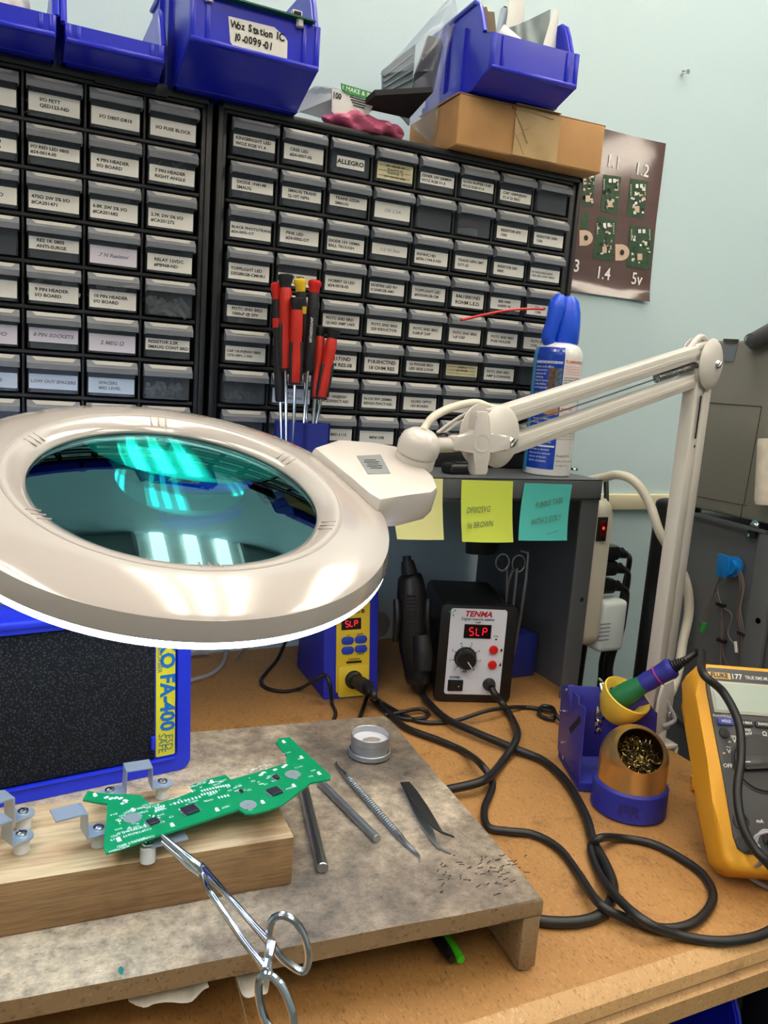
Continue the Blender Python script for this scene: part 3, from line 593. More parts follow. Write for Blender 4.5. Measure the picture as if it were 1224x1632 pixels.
# ------------------------------------------------------------------ poster on the wall
mat('poster_maroon', (84,54,50), 0.3, coat=1.0, vary=0.22, vscale=9, stretch=(1,1,5)); mat('poster_green', (44,74,48), 0.4, vary=0.3, vscale=200); mat('poster_black', (28,26,26), 0.4); mat('poster_tan', (206,178,156), 0.45); mat('poster_white', (238,236,232), 0.4); mat('poster_pale', (206,214,190), 0.4)
t = thing('poster', 'glossy maroon poster of small green circuit boards taped to the wall', 'poster', (0.71, WALL-0.002, 1.362))
def curl(x, z): return WALL-0.0012-0.004*max(0, (x-0.76)/0.065)**2*(0.3+0.7*abs((z-1.5)/0.13))-0.004*max(0, (1.40-z)/0.04)**2
x0, x1, z0, z1 = 0.6085, 0.8245, 1.3625, 1.633
b = M(); b.grid(lambda u, v: Vector((x0+(x1-x0)*u-0.004*(v-0.5), curl(x0+(x1-x0)*u, z0+(z1-z0)*v), z0+(z1-z0)*v)), 24, 24, 0, 0.0004); b.done('sheet', 'poster_maroon', t)
pq = lambda x, y: hy(880+x/3.558, 160+y/3.558, WALL-0.002)
def flat(b, pts, mi, lift):
    P_ = [pq(*p) for p in pts]; vs = [(p.x, curl(p.x, p.z)-lift, p.z) for p in P_]; b._add(vs, [tuple(range(len(vs)))], mi)
b = M()
for bx in ([(178,392),(246,398),(232,606),(168,600)], [(292,420),(392,434),(366,648),(274,628)], [(444,444),(542,460),(516,670),(420,656)], [(262,655),(366,684),(340,914),(226,894)], [(442,704),(572,728),(548,962),(420,944)], [(172,628),(212,636),(198,740),(158,730)]):
    flat(b, bx, 0, 0.0009)
R = random.Random(5)
for (cx_, cy_, sx_, sy_) in ((332,530,38,80), (484,560,38,80), (300,790,44,90), (498,830,48,95), (205,500,26,80)):
    for k in range(26):
        x, y = cx_+R.uniform(-sx_, sx_), cy_+R.uniform(-sy_, sy_); w, h = R.uniform(3, 9), R.uniform(3, 9); flat(b, [(x-w, y-h), (x+w, y-h), (x+w, y+h), (x-w, y+h)], R.choice((1, 1, 3, 2, 4)), 0.0019)
    for k in range(6):
        for s in (-1, 1): x, y = cx_+s*sx_*1.05, cy_-sy_+k*11; flat(b, [(x-3, y-3), (x+3, y-3), (x+3, y+3), (x-3, y+3)], 4, 0.0019)
    x, y = cx_-6, cy_+58; flat(b, [(x-13, y-18), (x+13, y-18), (x+13, y+18), (x-13, y+18)], 2, 0.0023); 
    for s in (-1, 1): x, y = cx_+s*12+6, cy_-sy_*0.92; flat(b, [(x-8, y-11), (x+8, y-11), (x+8, y+11), (x-8, y+11)], 3, 0.0023)
for (cx_, cy_, r_) in ((190, 780, 40), (395, 862, 42)):
    flat(b, [(cx_-r_*0.9, cy_-r_*1.1), (cx_, cy_-r_*1.1)]+[(cx_+r_*math.sin(a), cy_-r_*1.05*math.cos(a)) for a in [PI*k/12 for k in range(1, 12)]]+[(cx_, cy_+r_*1.1), (cx_-r_*0.9, cy_+r_*1.1)], 2, 0.0012)
    flat(b, [(cx_+12*math.sin(2*PI*k/12), cy_+16*math.cos(2*PI*k/12)) for k in range(12)], 1, 0.0018)
for s, x, y in (('1.1', 348, 352), ('1.2', 508, 398), ('1.4', 288, 984), ('5v', 476, 1016), ('3', 138, 942)):
    p = pq(x, y); b.text(s, 0.029, T(p.x, curl(p.x, p.z)-0.0016, p.z) @ FRONT @ RZ(-0.02), 3, 'CENTER', 0.012, 0.92)
b.done('print', ['poster_green', 'poster_black', 'poster_tan', 'poster_white', 'poster_pale'], t, smooth=False, flip=False)
# ------------------------------------------------------------------ sticky notes on the shelf's front lip
mat('note_lime', (206,222,84), 0.7); mat('note_teal', (78,190,182), 0.7); mat('note_cream', (222,220,150), 0.7); mat('pencil', (92,112,84), 0.8)
def note(px, mt, lines, label, wob):
    P = [hy(*q, YS0-0.0012) for q in px]                       # TL TR BR BL
    b = M()
    def fn(u, v):
        p = (P[0]*(1-u)+P[1]*u)*(1-v)+(P[3]*(1-u)+P[2]*u)*v; p.y = YS0-0.0012-0.009*v*v-wob*v*math.sin(PI*u); return p
    b.grid(fn, 10, 12, 0, 0.00025)
    ax = (P[1]-P[0]).normalized(); w = (P[1]-P[0]).length
    for s, u, v, sz, rot in lines:
        p = fn(u, v); q = fn(u, v+0.05); X = frame((p.x, p.y-0.0009, p.z), (1,0,0), p-q) @ RZ(rot); n0 = len(b.bm.verts); b.text(s, sz, X, 1, 'CENTER', 0.0, 0.72, 0.25)
    return mono(b, 'sticky_note', [mt, 'pencil'], label, 'sticky note', smooth=True)
note([(736,765),(818,767),(812,862),(731,861)], 'note_lime', [('DF0025VG', 0.32, 0.48, 0.0108, 0.05), ('96 BROWN', 0.34, 0.72, 0.0108, 0.08)], 'lime green sticky note with two pencilled lines on the shelf lip', 0.003)
note([(836,770),(912,772),(897,859),(820,859)], 'note_teal', [('FUNNY TABS', 0.56, 0.34, 0.0105, 0.18), ('WITH 2 GOLY', 0.52, 0.64, 0.0110, 0.15), ('____', 0.66, 0.78, 0.014, 0.22)], 'teal sticky note with a pencilled message and underline', 0.002)
note([(622,762),(706,763),(702,858),(628,857)], 'note_cream', [], 'cream sticky note half hidden behind the magnifier lamp neck', 0.002)

# ------------------------------------------------------------------ air duster can
c = Vector((0.455, -0.042, ZS)); t = thing('duster_can', 'tall blue and white compressed air can with red straw and blue trigger', 'spray can', tuple(c))
mat('can_white', (226,226,226), 0.22, coat=0.5); mat('can_blue', (14,62,176), 0.22, coat=0.5); mat('can_trim', (170,174,180), 0.25, 0.9); mat('trigger_blue', (28,84,226), 0.35); mat('can_sky', (70,150,205), 0.25, coat=0.4); mat('text_white', (225,230,240), 0.5); mat('text_red', (206,70,60), 0.5); mat('text_black', (50,50,52), 0.5)
mat('pic_a', (96,72,58), 0.4, vary=0.6, vscale=260); mat('pic_b', (176,120,84), 0.4, vary=0.5, vscale=220); mat('pic_c', (74,96,120), 0.4, vary=0.6, vscale=240)
RC = 0.033
X = T(*c)
M().lathe([(0, 0.001), (0.030, 0.0), (0.0325, 0.002), (0.0325, 0.004), (RC, 0.006), (RC, 0.160)]+[(0.0215+0.0115*math.cos(q*PI/16), 0.160+0.0185*math.sin(q*PI/16)) for q in range(1, 8)]+[(0.0205, 0.180), (0, 0.180)], X, 48).done('can', 'can_white', t)
vd = math.atan2(CAM.y-c.y, CAM.x-c.x)+0.05                          # the printed front looks into the room
def wrapbox(b, a0, a1, z0, z1, mi, lift=0.0003):
    n = max(2, int(abs(a1-a0)/0.12)); R_ = RC+lift
    if z1 > 0.1605:
        zs = [0.16+0.0185*math.sin(q*PI/16) for q in range(0, 5)]; wrapbox(b, a0, a1, z0, 0.16, mi, lift)
        for za, zb2 in zip(zs, zs[1:]):
            ra, rb = [0.0215+0.0115*math.sqrt(max(0, 1-((z-0.16)/0.0185)**2))+lift for z in (za, zb2)]
            for k in range(n):
                p, q = a0+(a1-a0)*k/n, a0+(a1-a0)*(k+1)/n; b._add([(ra*math.cos(p), ra*math.sin(p), za), (ra*math.cos(q), ra*math.sin(q), za), (rb*math.cos(q), rb*math.sin(q), zb2), (rb*math.cos(p), rb*math.sin(p), zb2)], [(0,1,2,3)], mi, X)
        return
    for k in range(n):
        p, q = a0+(a1-a0)*k/n, a0+(a1-a0)*(k+1)/n
        b._add([(R_*math.cos(p), R_*math.sin(p), z0), (R_*math.cos(q), R_*math.sin(q), z0), (R_*math.cos(q), R_*math.sin(q), z1), (R_*math.cos(p), R_*math.sin(p), z1)], [(0,1,2,3)], mi, X)
def wraptext(b, s, a, z, size, mi, align='LEFT', bold=0.0, lift=0.0008):
    vs, fs = glyphs(s, align, bold); R_ = RC+lift
    b._add([(R_*math.cos(a+v.x*size/R_), R_*math.sin(a+v.x*size/R_), z+v.y*size) for v in vs], fs, mi, X)
b = M()
wrapbox(b, vd-1.05, vd+0.22, 0.010, 0.170, 0); wrapbox(b, vd-1.95, vd-1.05, 0.004, 0.170, 1)
wrapbox(b, vd-1.0, vd+0.16, 0.1515, 0.1545, 2, 0.0006)
for (a0, a1, z0, z1, mi) in ((-0.36, -0.06, 0.116, 0.146, 3), (-0.06, 0.18, 0.116, 0.146, 5), (-0.95, -0.42, 0.084, 0.114, 5), (-0.40, 0.17, 0.084, 0.114, 4)): wrapbox(b, vd+a0, vd+a1, z0, z1, mi, 0.0006)
R = random.Random(2)
for k, s in enumerate(('home and office', 'electronics', 'keyboards', 'cleaning', 'fans & vents', 'collectibles', 'and keypads')): wraptext(b, s, vd-0.98, 0.147-k*0.0046, 0.0042, 2)
wraptext(b, 'ultra clean jet stream duster', vd-0.98, 0.1530, 0.0034, 0, bold=0.01)
for k in range(12): wraptext(b, R.choice(('use only as directed', 'dust and lint remover', 'hold can upright now', 'safe for all plastics')), vd-0.9, 0.078-k*0.0052, 0.0036, 2)
for z in (0.052, 0.040): wrapbox(b, vd-0.95, vd+0.16, z, z+0.0022, 2, 0.0006)
wraptext(b, 'FLAMMABLE GAS', vd+0.28, 0.1550, 0.0046, 6, bold=0.02)
for k in range(4): wraptext(b, 'extremely flammable in use', vd+0.26, 0.149-k*0.0034, 0.0030, 6)
for k in range(10): wraptext(b, R.choice(('keep out of reach of children', 'contents under high pressure', 'read all of the safety panel', 'store below 120 F or 49 C')), vd+0.26, 0.134-k*0.0034, 0.0029, 7, bold=0.02 if k < 4 else 0)
wraptext(b, 'FIRST AID', vd+0.26, 0.092, 0.0042, 6, bold=0.02)
for k in range(3): wraptext(b, 'if inhaled move to fresh air', vd+0.26, 0.0870-k*0.0036, 0.0030, 6)
for k in range(4): wraptext(b, 'keep away from heat and sparks', vd+0.26, 0.063-k*0.0036, 0.0030, 7)
wraptext(b, 'Model DPSXL', vd+0.26, 0.029, 0.0042, 7); wraptext(b, 'made in Branchburg NJ', vd+0.26, 0.022, 0.0036, 7); wraptext(b, 'net weight 10 oz', vd+0.26, 0.016, 0.0030, 7)
b.done('printed_sleeve', ['can_blue', 'can_sky', 'text_white', 'pic_a', 'pic_b', 'pic_c', 'text_red', 'text_black'], t)
b = M()                                                        # cap: rounded hood with the trigger lobe in front
rt = Vector((math.sin(vd), -math.cos(vd), 0))                  # towards the picture's left seen from the front
rt = -_r; rt.z = 0; rt.normalize(); fw = Vector((math.cos(vd), math.sin(vd), 0))
b.lathe([(0.0208, 0.179), (0.0222, 0.181), (0.0222, 0.205), (0.0205, 0.222), (0.0165, 0.236), (0.010, 0.242), (0, 0.243)], X @ T(*(rt*-0.006)) @ Matrix.Diagonal((0.86, 0.86, 1, 1)), 32)
b.done('cap', 'trigger_blue', t)
b = M(); b.tube([c+rt*0.012+fw*0.012+Vector((0,0,z)) for z in (0.176,)]+[c+rt*0.017+fw*0.014+Vector((0,0,0.185)), c+rt*0.013+fw*0.015+Vector((0,0,0.205)), c+rt*0.009+fw*0.012+Vector((0,0,0.228)), c+rt*0.006+fw*0.008+Vector((0,0,0.2405))], [0.007, 0.0095, 0.010, 0.012, 0.008], 14, 0, 5)
b.box((0, 0, 0), (0.012, 0.010, 0.012), frame(c+rt*0.014+fw*0.012+Vector((0,0,0.230)), rt, fw, (0,0,1)), bev=0.002); b.done('trigger', 'trigger_blue', t)
b = M(); s0 = c+rt*0.018+fw*0.012+Vector((0,0,0.2315)); s1 = hy(735, 510, -0.075)
s0 = hy(866, 493, -0.062); b.tube([s0, hy(845, 492, -0.066), hy(800, 496, -0.070), s1], 0.0016, 10, 0, 8); b.done('straw', 'red', t)

# ------------------------------------------------------------------ screwdriver cup and screwdrivers
mat('cup_blue', (38,50,140), 0.45); mat('driver_red', (198,42,28), 0.38); mat('driver_black', (26,26,30), 0.45); mat('driver_yellow', (232,196,40), 0.4); mat('driver_blue', (40,60,170), 0.4)
cx, cy = 0.0905, -0.046; X = T(cx, cy, ZS) @ RZ(0.55)
t = thing('tool_cup', 'square blue plastic cup holding precision screwdrivers on the steel shelf', 'cup', X=X)
b = M(); s = 0.0235; h = 0.058
for a in range(4): b.box((0, -s+0.0015, h/2), (2*s, 0.003, h), RZ(a*PI/2))
b.box((0, 0, 0.0015), (2*s, 2*s, 0.003)); b.done('cup', 'cup_blue', t, world=False, smooth=False)
def driver(px_top, px_hb, px_bot, y_top, y_bot, w, style, label):
    # handle top, handle bottom, where the shaft sinks behind the cup rim
    A, Bm = hy(*px_top, y_top), hy(*px_bot, y_bot); ax = (A-Bm).normalized(); L = (A-Bm).length
    k = (px_hb[1]-px_top[1])/(px_bot[1]-px_top[1]); H = A+(Bm-A)*k; tip = Bm-ax*((Bm.z-ZS-0.008)/ax.z)
    t = thing('screwdriver', label, 'screwdriver', tuple(tip)); Hl = (A-H).length
    X = frame(H, ax.orthogonal(), ax.cross(ax.orthogonal()), ax)
    body, cap, grip = {'red': ('driver_red', 'driver_black', 'driver_black'), 'redcap': ('driver_black', 'red', 'driver_black'), 'yel': ('driver_black', 'driver_yellow', 'driver_yellow'), 'mix': ('driver_black', 'red', 'driver_red')}[style]
    c0 = Hl*0.86
    M().lathe([(0, 0), (w*0.42, 0), (w*0.5, Hl*0.02), (w*0.52, Hl*0.3), (w*0.45, Hl*0.5), (w*0.5, Hl*0.62), (w*0.5, Hl*0.8), (w*0.42, c0), (0, c0)], X, 20).done('handle', body, t)
    M().lathe([(0, c0), (w*0.42, c0), (w*0.42, c0+Hl*0.03), (w*0.62, Hl*0.96), (w*0.6, Hl*0.99), (w*0.45, Hl), (0, Hl)] if style == 'red' else [(0, c0), (w*0.45, c0), (w*0.46, c0+Hl*0.05), (w*0.6, Hl*0.95), (w*0.55, Hl*0.985), (w*0.3, Hl), (0, Hl)], X, 20).done('end_cap', cap, t)
    b = M()
    if style == 'red':
        for a in range(3): b.box((w*0.47*math.cos(a*2.1+0.6), w*0.47*math.sin(a*2.1+0.6), Hl*0.27), (w*0.30, w*0.30, Hl*0.46), X, bev=w*0.1)
        b.lathe([(w*0.40, Hl*0.0), (w*0.53, Hl*0.005), (w*0.53, Hl*0.03), (w*0.4, Hl*0.035)], X, 18)
    else:
        b.lathe([(w*0.46, Hl*0.62), (w*0.53, Hl*0.625), (w*0.53, Hl*0.70), (w*0.46, Hl*0.705)], X, 20)
        if style == 'redcap':
            q = ax.cross(Vector((CAM-H)).normalized()); f_ = q.cross(ax); 
            b.text('PROFESSIONAL', 0.0042, frame(H+ax*Hl*0.45-f_*(w*0.54)*(-1 if (CAM-H).dot(f_) > 0 else 1), ax, q) , 1, 'CENTER', 0.01)
    b.done('grip' if style == 'red' else 'ring', [grip, 'text_white'], t)
    b = M(); b.tube([H-ax*0.0, tip+ax*0.004], 0.0019, 10); b.tube([tip+ax*0.004, tip], [0.0019, 0.0008], 8); b.done('shaft', 'chrome', t)
driver((455,437), (455,590), (456,676), -0.050, -0.056, 0.0150, 'red', 'tallest red screwdriver with a blue-black cap and black grips')
driver((478,444), (487,592), (489,674), -0.030, -0.036, 0.0130, 'yel', 'black screwdriver with a yellow cap standing behind the red ones')
driver((441,450), (446,640), (448,674), -0.040, -0.048, 0.0125, 'mix', 'long thin black screwdriver with red cap and red ring')
driver((502,446), (490,590), (484,676), -0.054, -0.058, 0.0135, 'redcap', 'black screwdriver with red cap and white lettering')
driver((474,474), (470,612), (468,676), -0.066, -0.062, 0.0140, 'red', 'red screwdriver with black cap standing in front of the cup group')
driver((511,520), (502,636), (499,676), -0.042, -0.050, 0.0125, 'red', 'shorter red screwdriver partly behind the tilted outermost one')
driver((532,524), (513,636), (504,676), -0.052, -0.052, 0.0140, 'red', 'short red screwdriver tilted out furthest from the cup')
# small black case lying on the shelf under the lamp joint
p = hz(692, 745, ZS); b = M(); b.box((0, 0, 0.007), (0.062, 0.026, 0.014), T(p.x+0.012, -0.052, ZS) @ RZ(0.12), bev=0.005, seg=3); b.box((0, 0, 0.0145), (0.040, 0.012, 0.002), T(p.x+0.012, -0.052, ZS) @ RZ(0.12), bev=0.0008)
mono(b, 'small_case', 'black_plastic', 'small black rounded case on the steel shelf under the lamp joint', 'case')

# ------------------------------------------------------------------ power strip on the shelf's outer side
t = thing('power_strip', 'cream power strip with red lit switch on the side of the steel shelf', 'power strip', (XS1+0.02, -0.05, 0.80))
mat('strip_cream', (222,216,196), 0.4, coat=0.15); mat('switch_red', (74,8,8), 0.3); mat('switch_lit', (255,60,40), 0.3, emit=(255,50,30), estr=2.5); mat('adapter_white', (214,224,222), 0.4, coat=0.15); mat('cable_cream', (214,208,192), 0.45); mat('cable_black', (18,18,20), 0.45)
xw = XS1+0.001; y0, y1, z0, z1 = -0.088, -0.040, 0.83, 1.045
b = M(); pl = []
for (cy_, cz_, a) in ((y1-0.018, z1-0.018, 0), (y0+0.018, z1-0.018, 1), (y0+0.018, z0+0.018, 2), (y1-0.018, z0+0.018, 3)): pl += [(cy_+0.018*math.cos((a+k/5)*PI/2), cz_+0.018*math.sin((a+k/5)*PI/2)) for k in range(6)]
b.ext(pl, 0.030, YZX(xw), bev=0.004); b.ext([(y0+0.008, z0+0.012), (y1-0.008, z0+0.012), (y1-0.008, z1-0.075), (y0+0.008, z1-0.075)], 0.004, YZX(xw+0.029), bev=0.001); b.done('case', 'strip_cream', t)
b = M(); b.box((xw+0.012, y0-0.0005, 1.005), (0.016, 0.004, 0.034), mi=1); b.box((xw+0.012, y0-0.003, 1.005), (0.011, 0.003, 0.024), bev=0.001); b.lathe([(0, 0.0003), (0.0022, 0)], frame((xw+0.012, y0-0.0046, 1.007), (1,0,0), (0,0,1)), 12, 2); b.done('switch', ['switch_red', 'ink', 'switch_lit'], t)
yb = -0.058
p = [(xw+0.016, -0.05, z1-0.006), (xw+0.016, -0.02, z1+0.02)]
b = M(); q0 = Vector((xw+0.010, 0.03, 1.045))
b.tube([q0, dp(958, 762, 1.13), dp(985, 757, 1.10), dp(1012, 768, 1.08), dp(1035, 802, 1.07), dp(1052, 850, 1.06), dp(1076, 890, 1.07), dp(1094, 930, 1.08), dp(1098, 975, 1.09), dp(1088, 1025, 1.09), dp(1081, 1070, 1.08), dp(1068, 1105, 1.07), dp(1048, 1122, 1.06)], 0.0062, 12, 0, 8)
b.done('cord', 'cable_cream', t)
for k, (px, py, z_) in enumerate(((972, 864, 0.965), (970, 893, 0.942), (966, 930, 0.915))):
    P0 = Vector((xw+0.0345, -0.064, z_)); tt = thing('power_plug', ('uppermost', 'middle', 'lowest')[k]+' black plug with cable in the cream power strip', 'plug', tuple(P0))
    b = M(); b.box((0.016, 0, 0), (0.032, 0.022, 0.023), T(*P0), bev=0.006); b.tube([P0+Vector((0.030, 0, 0)), P0+Vector((0.048, -0.002, -0.004))], [0.0088, 0.006], 12)
    for q in range(3): b.lathe([(0.006, 0), (0.0078, 0.0008), (0.006, 0.0018)], frame(P0+Vector((0.033+q*0.0040, -0.0005, -0.001)), (0,1,0), (0,0,1)), 14)
    b.done('plug_body', 'black_plastic', tt)
    e = P0+Vector((0.048, -0.002, -0.004)); dxx = 0.016-0.006*k
    yo = 0.014*(2-k)
    M().tube([e, e+Vector((0.010+dxx*0.4, yo*0.3, -0.010)), e+Vector((dxx+0.008, yo*0.7, -0.05)), Vector((e.x+dxx+0.006, e.y+yo, 0.84)), Vector((e.x+dxx*0.6, e.y+yo+0.005, 0.79)), Vector((e.x+0.010+dxx*0.3, e.y+yo+0.01, 0.72)), Vector((e.x+0.012+0.001*k, e.y+yo+0.02, 0.45))], 0.0042, 10, 0, 8).done('cable', 'cable_black', tt)
b = M(); P0 = Vector((xw+0.0345, -0.066, 0.858)); b.box((0.024, 0.002, 0), (0.048, 0.046, 0.078), T(*P0), bev=0.008, seg=3)
for k in range(5): b.box((0.006, -0.0212, -0.018+k*0.006), (0.02, 0.0006, 0.0012), T(*P0), 1)
mono(b, 'power_adapter', ['adapter_white', 'faint_ink'], 'white plug-in power adapter at the foot of the power strip', 'adapter')
# black cable hanging behind the plugs
b = M(); b.tube([Vector((0.60, 0.0, 1.06)), Vector((0.592, -0.02, 1.0)), Vector((0.575, -0.04, 0.92)), Vector((0.556, -0.05, 0.86)), Vector((0.56, -0.04, 0.72)), Vector((0.57, -0.03, 0.4))], 0.004, 10, 0, 8)
mono(b, 'hanging_cable', 'cable_black', 'loose black cable dropping from the grey machine behind the bench', 'cable')

# ------------------------------------------------------------------ tools standing inside the shelf, in a blue cup
cxx, cyy = 0.475, 0.02
t = thing('tool_cup', 'dark blue cup of tweezers and scissors against the shelf side panel', 'cup', (cxx, cyy, ZB))
b = M(); b.box((0, 0, 0.034), (0.048, 0.056, 0.068), T(cxx, cyy, ZB), bev=0.004); b.done('cup', 'cup_blue', t)
def ring(b, c, ax, up, rx, rz, r, n=20, mi=0):
    ax = Vector(ax).normalized(); up = Vector(up).normalized()
    b.tube([Vector(c)+ax*rx*math.cos(2*PI*k/n)+up*rz*math.sin(2*PI*k/n) for k in range(n)], r, 8, mi, 0, True)
hxv = Vector((_r.x, _r.y, 0)).normalized(); U = Vector((0, 0, 1))
A = dp(812, 897, 1.17); 
b = M(); ring(b, A-hxv*0.0105, hxv, U, 0.0095, 0.0125, 0.0015); ring(b, A+hxv*0.0135, hxv, U, 0.0095, 0.0125, 0.0015)
base = A-U*0.13
b.tube([A-hxv*0.003-U*0.010, A-hxv*0.001-U*0.04, base+hxv*0.004], [0.0022, 0.002, 0.0016], 8, 0, 6); b.tube([A+hxv*0.006-U*0.010, A+hxv*0.001-U*0.04, base+hxv*0.001+Vector((0,-0.003,0))], [0.0022, 0.002, 0.0016], 8, 0, 6)
mono(b, 'scissors', 'steel', 'small steel scissors with round finger loops standing in the dark blue cup', 'scissors')
A = dp(842, 885, 1.165); b = M(); b.tube([A-hxv*0.012+U*0.006, A-hxv*0.003+U*0.004, A, A-U*0.05, A-U*0.10-hxv*0.003, A-U*0.152-hxv*0.006], [0.0016, 0.0018, 0.002, 0.0028, 0.0026, 0.0012], 8, 0, 5); mono(b, 'dental_pick', 'dull_steel', 'hooked steel pick standing beside the scissors in the dark blue cup', 'pick')
A = dp(824, 905, 1.168); b = M(); b.tube([A, A-U*0.05, A-U*0.13-hxv*0.004], [0.0022, 0.0026, 0.0012], 8, 0, 5); mono(b, 'dental_pick', 'dull_steel', 'short steel pick half hidden behind the scissors', 'pick')
crumple('plastic_pouch', (0.452, 0.10, 0.93), (0.030, 0.02, 0.06), 'dark_sheet', 'dark crumpled plastic pouch hanging behind the hot air station', 'pouch', 14, 18)
# ------------------------------------------------------------------ white magnifier lamp with ring light, clamped to the bench edge
HC, HN = Vector((-0.13437, -0.46637, 1.11473)), Vector((0.05027, -0.32535, 0.94426)).normalized()
e1 = onp(655, 772, HC, HN)-HC; e1.normalize(); XH = frame(HC, e1, HN.cross(e1), HN); XHi = XH.inverted()
hp = lambda px, py, off=0.0: XHi @ onp(px, py, HC+HN*off, HN)
B0 = Vector((0.5095, -0.243, ZB))
lamp = thing('magnifier_lamp', 'large white ring magnifier lamp on a jointed arm clamped to the bench edge', 'magnifier lamp', tuple(B0))
mat('ring_white', (190,182,178), 0.14, coat=1.0); mat('groove', (172,164,160), 0.5)
dome = [(0.0965+0.0354*k/8, 0.0072*(1-(k/8)**2)) for k in range(9)]
prof = [(0.0855, -0.018), (0.0855, 0.0005), (0.0862, 0.0016), (0.0885, 0.0036), (0.0930, 0.0062), (0.0955, 0.0070)]+dome+[(0.1322, -0.0002), (0.1347, -0.0105), (0.1347, -0.0112), (0.0970, -0.0112), (0.0950, -0.018), (0.0855, -0.018)]
b = M(); b.lathe(prof, XH, 120); b.done('head_ring', 'ring_white', lamp, angle=28)
b = M(); b.lathe([(0.0985, 0.0071), (0.0990, 0.0074), (0.1000, 0.0074), (0.1005, 0.0069)], XH, 120)
for k in range(6):
    for q in (-1, 0, 1):
        a = k*PI/3+0.35+q*0.055; b.box((0, 0, 0), (0.0088, 0.0006, 0.0007), XH @ RZ(a) @ T(0.0925, 0, 0.0060) @ RY(-0.30))
b.done('seam', 'groove', lamp)
b = M(); b.lathe([(0.0965, -0.0114), (0.1343, -0.0114), (0.1345, -0.0122), (0.1343, -0.0155), (0.0965, -0.0165), (0.0965, -0.0114)], XH, 120); b.done('ring_light', 'led_glow', lamp)
# the lens
m = bpy.data.materials.new('lens_glass'); m.use_nodes = True; nt = m.node_tree; nt.nodes.clear(); MATS['lens_glass'] = m
out = nt.nodes.new('ShaderNodeOutputMaterial'); g = nt.nodes.new('ShaderNodeBsdfRefraction'); g.inputs['Color'].default_value = lin((110,235,222)); g.inputs['IOR'].default_value = 1.5; g.inputs['Roughness'].default_value = 0.0
gl = nt.nodes.new('ShaderNodeBsdfGlossy'); gl.inputs['Color'].default_value = lin((150,214,226)); gl.inputs['Roughness'].default_value = 0.0
fr = nt.nodes.new('ShaderNodeFresnel'); fr.inputs['IOR'].default_value = 2.3; mx = nt.nodes.new('ShaderNodeMixShader')
nt.links.new(fr.outputs[0], mx.inputs[0]); nt.links.new(g.outputs[0], mx.inputs[1]); nt.links.new(gl.outputs[0], mx.inputs[2]); nt.links.new(mx.outputs[0], out.inputs[0])
RL, sg = 0.0853, 0.0085; Rc = (RL*RL+sg*sg)/(2*sg); NL = 26
top = [(RL*k/NL, -0.0006+sg-(Rc-math.sqrt(Rc*Rc-(RL*k/NL)**2))) for k in range(NL+1)]
bot = [(r, -0.0100-z-0.004) for r, z in top]
b = M(); b.lathe(bot+top[::-1], XH, 96); b.done('lens', 'lens_glass', lamp, angle=40)
# neck
o_ = 0.010
outl = [hp(*q, o_) for q in ((500,712), (540,699), (592,703), (632,710), (668,735), (692,758), (699,776), (690,784), (648,790), (607,796), (588,785), (560,762))]
inner = [Vector((0.118, outl[0].y*1.0, 0)), ]
poly = [(p.x, p.y) for p in outl]
b = M(); b.ext(poly, 0.024, XH, z0=-0.0135, bev=0.004); b.done('neck', 'white_plastic', lamp, angle=40)
b = M(); lp = [hp(*q, o_) for q in ((568,728), (606,726), (622,756), (586,757))]; b.ext([(p.x, p.y) for p in lp], 0.0004, XH, z0=0.0105)
c = sum(lp, Vector())/4
for k in range(5): b.box((c.x-0.002+k*0.0006, c.y+(k-2)*0.0032, 0.0111), (0.010+0.003*(k % 2), 0.0008, 0.0001), XH, 1)
b.done('rating_sticker', ['dull_steel', 'ink'], lamp, smooth=False)
kb = hp(661, 733, o_); KB = XH @ Vector((kb.x, kb.y, 0.0105))
Xk = frame(KB, e1, HN.cross(e1), HN)
b = M(); b.lathe([(0, -0.004), (0.0152, -0.004), (0.0152, 0.004), (0.0142, 0.0048), (0.0142, 0.0056), (0.0158, 0.0062), (0.0162, 0.012), (0.0140, 0.019), (0.0095, 0.0228), (0.004, 0.0240), (0, 0.0240)], Xk, 40); b.done('swivel_ball', 'white_plastic', lamp)
# arm joints
ad = Vector((0.943, 0.332, 0)); an = Vector((0.332, -0.943, 0))
W = dp(780, 694, 0.71); E = Vector((B0.x, B0.y, 1.2345))
wd_ = (E-W).normalized(); wp = an.cross(wd_); wp = wp if wp.z > 0 else -wp
KC = dp(763, 706, 0.672)
pin0 = KB+HN*0.0115; b = M(); b.tube([pin0, pin0+(dp(722, 709, 0.678)-pin0)*1.0], 0.0062, 20); b.done('swivel_pin', 'white_plastic', lamp)
b = M()
for k, (r_, d_) in enumerate(((0.0165, 0.0), (0.0135, 0.0045), (0.0165, 0.009), (0.0130, 0.0135))):
    b.lathe([(0, 0), (r_, 0), (r_, 0.003), (0, 0.003)], frame(dp(708+k*7, 694, 0.70), ad, an.cross(ad), (ad-an*0.15)), 6 if k == 2 else 24)
b.done('washer_stack', 'chrome', lamp, smooth=False)
kn = (an*0.75+(CAM-KC).normalized()*0.75).normalized(); kx_ = U.cross(kn).normalized(); Kx = frame(KC, kx_, kn.cross(kx_), kn)
b = M(); pts = []; L_, w_, q_ = 0.0265, 0.0068, 0.0108
for k in range(4):
    a = k*PI/2+0.05; R_ = lambda x, y: (x*math.cos(a)-y*math.sin(a), x*math.sin(a)+y*math.cos(a))
    pts += [R_(q_, -w_*0.85), R_(L_-0.004, -w_), R_(L_, -w_*0.75), R_(L_, w_*0.75), R_(L_-0.004, w_), R_(q_, w_*0.85), R_(q_*0.82, q_*0.82)]
b.ext(pts, 0.013, Kx, z0=-0.0065, bev=0.0016)
